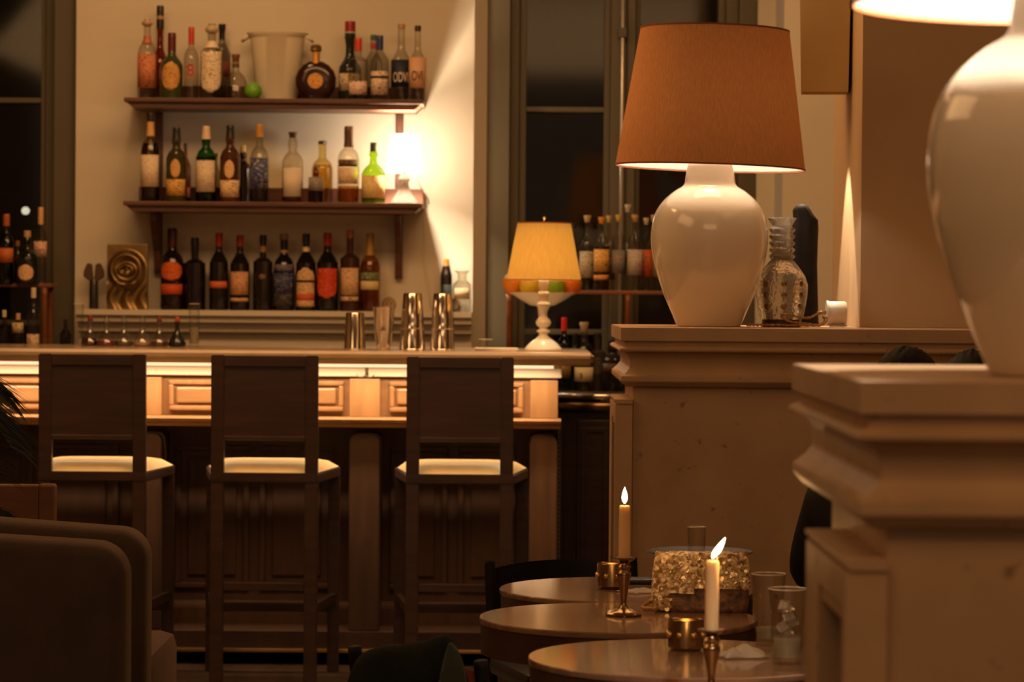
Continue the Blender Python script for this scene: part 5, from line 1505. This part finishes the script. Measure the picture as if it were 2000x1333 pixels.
# ------------------------------------------------------------------ people
def skin_body(name, verts, edges, radii, m, parent, root=0, sub=2):
    me = bpy.data.meshes.new(name); me.from_pydata([Vector(v) for v in verts], edges, [])
    o = bpy.data.objects.new(name, me); S.collection.objects.link(o)
    o.modifiers.new('k', 'SKIN')
    sv = me.skin_vertices[0].data
    for i, r in enumerate(radii):
        sv[i].radius = (r, r) if not isinstance(r, tuple) else r
        sv[i].use_root = (i == root)
    md = o.modifiers.new('s', 'SUBSURF'); md.levels = sub; md.render_levels = sub
    dg = bpy.context.evaluated_depsgraph_get()
    mm = bpy.data.meshes.new_from_object(o.evaluated_get(dg))
    bpy.data.objects.remove(o)
    for p_ in mm.polygons: p_.use_smooth = True
    mm.materials.clear(); mm.materials.append(m)
    o = bpy.data.objects.new(name, mm); S.collection.objects.link(o); o.parent = parent
    return o


def person(lab, x, y, rz, ztop, cloth, hand_z=.76):
    """seated figure facing local -y; ztop = top of the head"""
    t = thing('person', lab, 'person', (x, y, 0), rz)
    dz = ztop - 1.27
    sh = .92 + dz
    V = [(0, 0.03, .50), (0, .03, .62), (0, .02, .78 + dz), (0, .01, .90 + dz), (0, 0, .98 + dz), (0, -.01, 1.03 + dz)]
    Rr_ = [(.17, .12), (.15, .105), (.17, .11), (.165, .09), (.07, .06), (.052, .052)]
    E = [(0, 1), (1, 2), (2, 3), (3, 4), (4, 5)]
    for s in (-1, 1):
        i = len(V)
        V += [(s * .18, .01, sh - .01), (s * .24, -.02, .74 + dz * .5), (s * .19, -.20, hand_z + .01), (s * .12, -.36, hand_z + .02)]
        Rr_ += [.075, .062, .05, .036]
        E += [(3, i), (i, i + 1), (i + 1, i + 2), (i + 2, i + 3)]
        i = len(V)
        V += [(s * .10, -.02, .52), (s * .12, -.44, .53), (s * .12, -.46, .28), (s * .12, -.44, .075)]
        Rr_ += [.09, .07, .055, .042]
        E += [(0, i), (i, i + 1), (i + 1, i + 2), (i + 2, i + 3)]
    skin_body('clothed_body', V, E, Rr_, cloth, t)
    for s in (-1, 1):
        # shoe
        b = B(); b2 = bmesh.new(); bmesh.ops.create_uvsphere(b2, u_segments=16, v_segments=10, radius=1)
        for v_ in b2.verts: v_.co = Vector((v_.co.x * .042, v_.co.y * .125, max(-.6, v_.co.z) * .05))
        join(b, b2, Matrix.Translation((s * .12, -.50, .031))); obj('shoe', b, LEATHB, t, True)
        # hand with fingers, resting
        hv = [(s * .12, -.36, hand_z + .02), (s * .105, -.41, hand_z + .015), (s * .10, -.44, hand_z + .014)]
        hr = [.024, (.034, .016), (.036, .014)]
        he = [(0, 1), (1, 2)]
        for q, (ox, ln) in enumerate(((-.027, .058), (-.009, .068), (.009, .064), (.026, .05))):
            i = len(hv); bx, by = hv[2][0] + ox, hv[2][1]
            hv += [(bx, by - .006, hand_z + .014), (bx + ox * .1, by - ln * .55, hand_z + .016), (bx + ox * .15, by - ln, hand_z + .006)]
            hr += [.0095, .0085, .007]; he += [(2, i), (i, i + 1), (i + 1, i + 2)]
        i = len(hv); tx = -s
        hv += [(hv[1][0] + tx * .036, -.415, hand_z + .012), (hv[1][0] + tx * .055, -.45, hand_z + .008)]
        hr += [.011, .008]; he += [(1, i), (i, i + 1)]
        skin_body('hand', hv, he, hr, SKIN, t, root=0, sub=2)
    # head
    b = B(); b2 = bmesh.new(); bmesh.ops.create_uvsphere(b2, u_segments=32, v_segments=24, radius=1)
    hz = ztop - .125
    for v_ in b2.verts:
        x_, y_, z_ = v_.co
        jaw = max(0, -z_)
        xx = x_ * .076 * (1 - .30 * jaw ** 1.5); yy = y_ * .096 * (1 - .12 * jaw) - .006 * jaw; zz = z_ * .122
        if y_ < -.3:
            n_ = math.exp(-((xx / .012) ** 2)) * math.exp(-(((z_ + .12) / .22) ** 2)); yy -= .020 * n_
            for e in (-.031, .031): yy += .010 * math.exp(-(((xx - e) / .014) ** 2)) * math.exp(-(((z_ - .06) / .10) ** 2))
            yy -= .006 * math.exp(-((xx / .022) ** 2)) * math.exp(-(((z_ + .48) / .06) ** 2))
        v_.co = Vector((xx, yy - .015, zz + hz))
    join(b, b2)
    lathe(b, [(.05, hz - .20), (.047, hz - .12), (.05, hz - .05)], 20, close=False)
    h = obj('head', b, SKIN, t, True)
    for e in (-1, 1):
        b = B(); ico(b, (e * .031, -.092, hz + .008), .011, 2); obj('eye', b, cmat((210, 200, 190), .2, 0, 'eye'), h, True)
        b = B(); ico(b, (e * .078, -.005, hz - .005), .02, 2, (.35, .8, 1.4)); obj('ear', b, SKIN, h, True)
    b = B(); tube(b, [(-.022, -.098, hz - .058), (0, -.107, hz - .061), (.022, -.098, hz - .058)], .005, 8, taper=[.4, 1, .4]); obj('mouth', b, cmat((140, 60, 50), .4, 0, 'lips'), h, True)
    b = B(); b2 = bmesh.new(); bmesh.ops.create_uvsphere(b2, u_segments=36, v_segments=24, radius=1)
    for v_ in b2.verts:
        x_, y_, z_ = v_.co
        k_ = 1 + .025 * math.sin(x_ * 30 + z_ * 7)
        front = y_ < -.35 and z_ < .45
        f_ = .82 if front else 1.0
        v_.co = Vector((x_ * .087 * f_ * k_, y_ * .108 * f_ * k_ - .008, z_ * (.13 if z_ > 0 else .15 if y_ > 0 else .11) * k_ + hz + .006 + (.0 if not front else 0)))
    dl = [v_ for v_ in b2.verts if v_.co.y < -.06 and v_.co.z < hz + .05]
    bmesh.ops.delete(b2, geom=dl, context='VERTS')
    join(b, b2); obj('hair', b, HAIR, t, True)
    return t
px = X(1752, 6.9)
person('seated person in black, far side of near mantel, back turned', px, 6.75, math.radians(150), Z(684, 6.9, 1752), BLACKF)
person('seated person with dark hair partly hidden behind the near ceramic lamp', X(1900, 7.75), 7.75, math.radians(-20), Z(691, 7.75, 1900), BLACKF)


def bench(lab, x, y):
    t = thing('upholstered_bench', lab, 'bench', (x, y, 0))
    b = B(); box(b, -.26, .26, -.22, .22, .36, .41, .015); obj('seat', b, LEATHB, t, 'auto')
    for sx in (-1, 1):
        for sy in (-1, 1):
            b = B(); tube(b, [(sx * .22, sy * .18, 0), (sx * .22, sy * .18, .361)], .015, 8); obj('leg', b, BLACKS, t)
bench('black seat under the person in black', px, 6.78)
bench('black seat under the person behind the near ceramic lamp', X(1900, 7.75), 7.78)
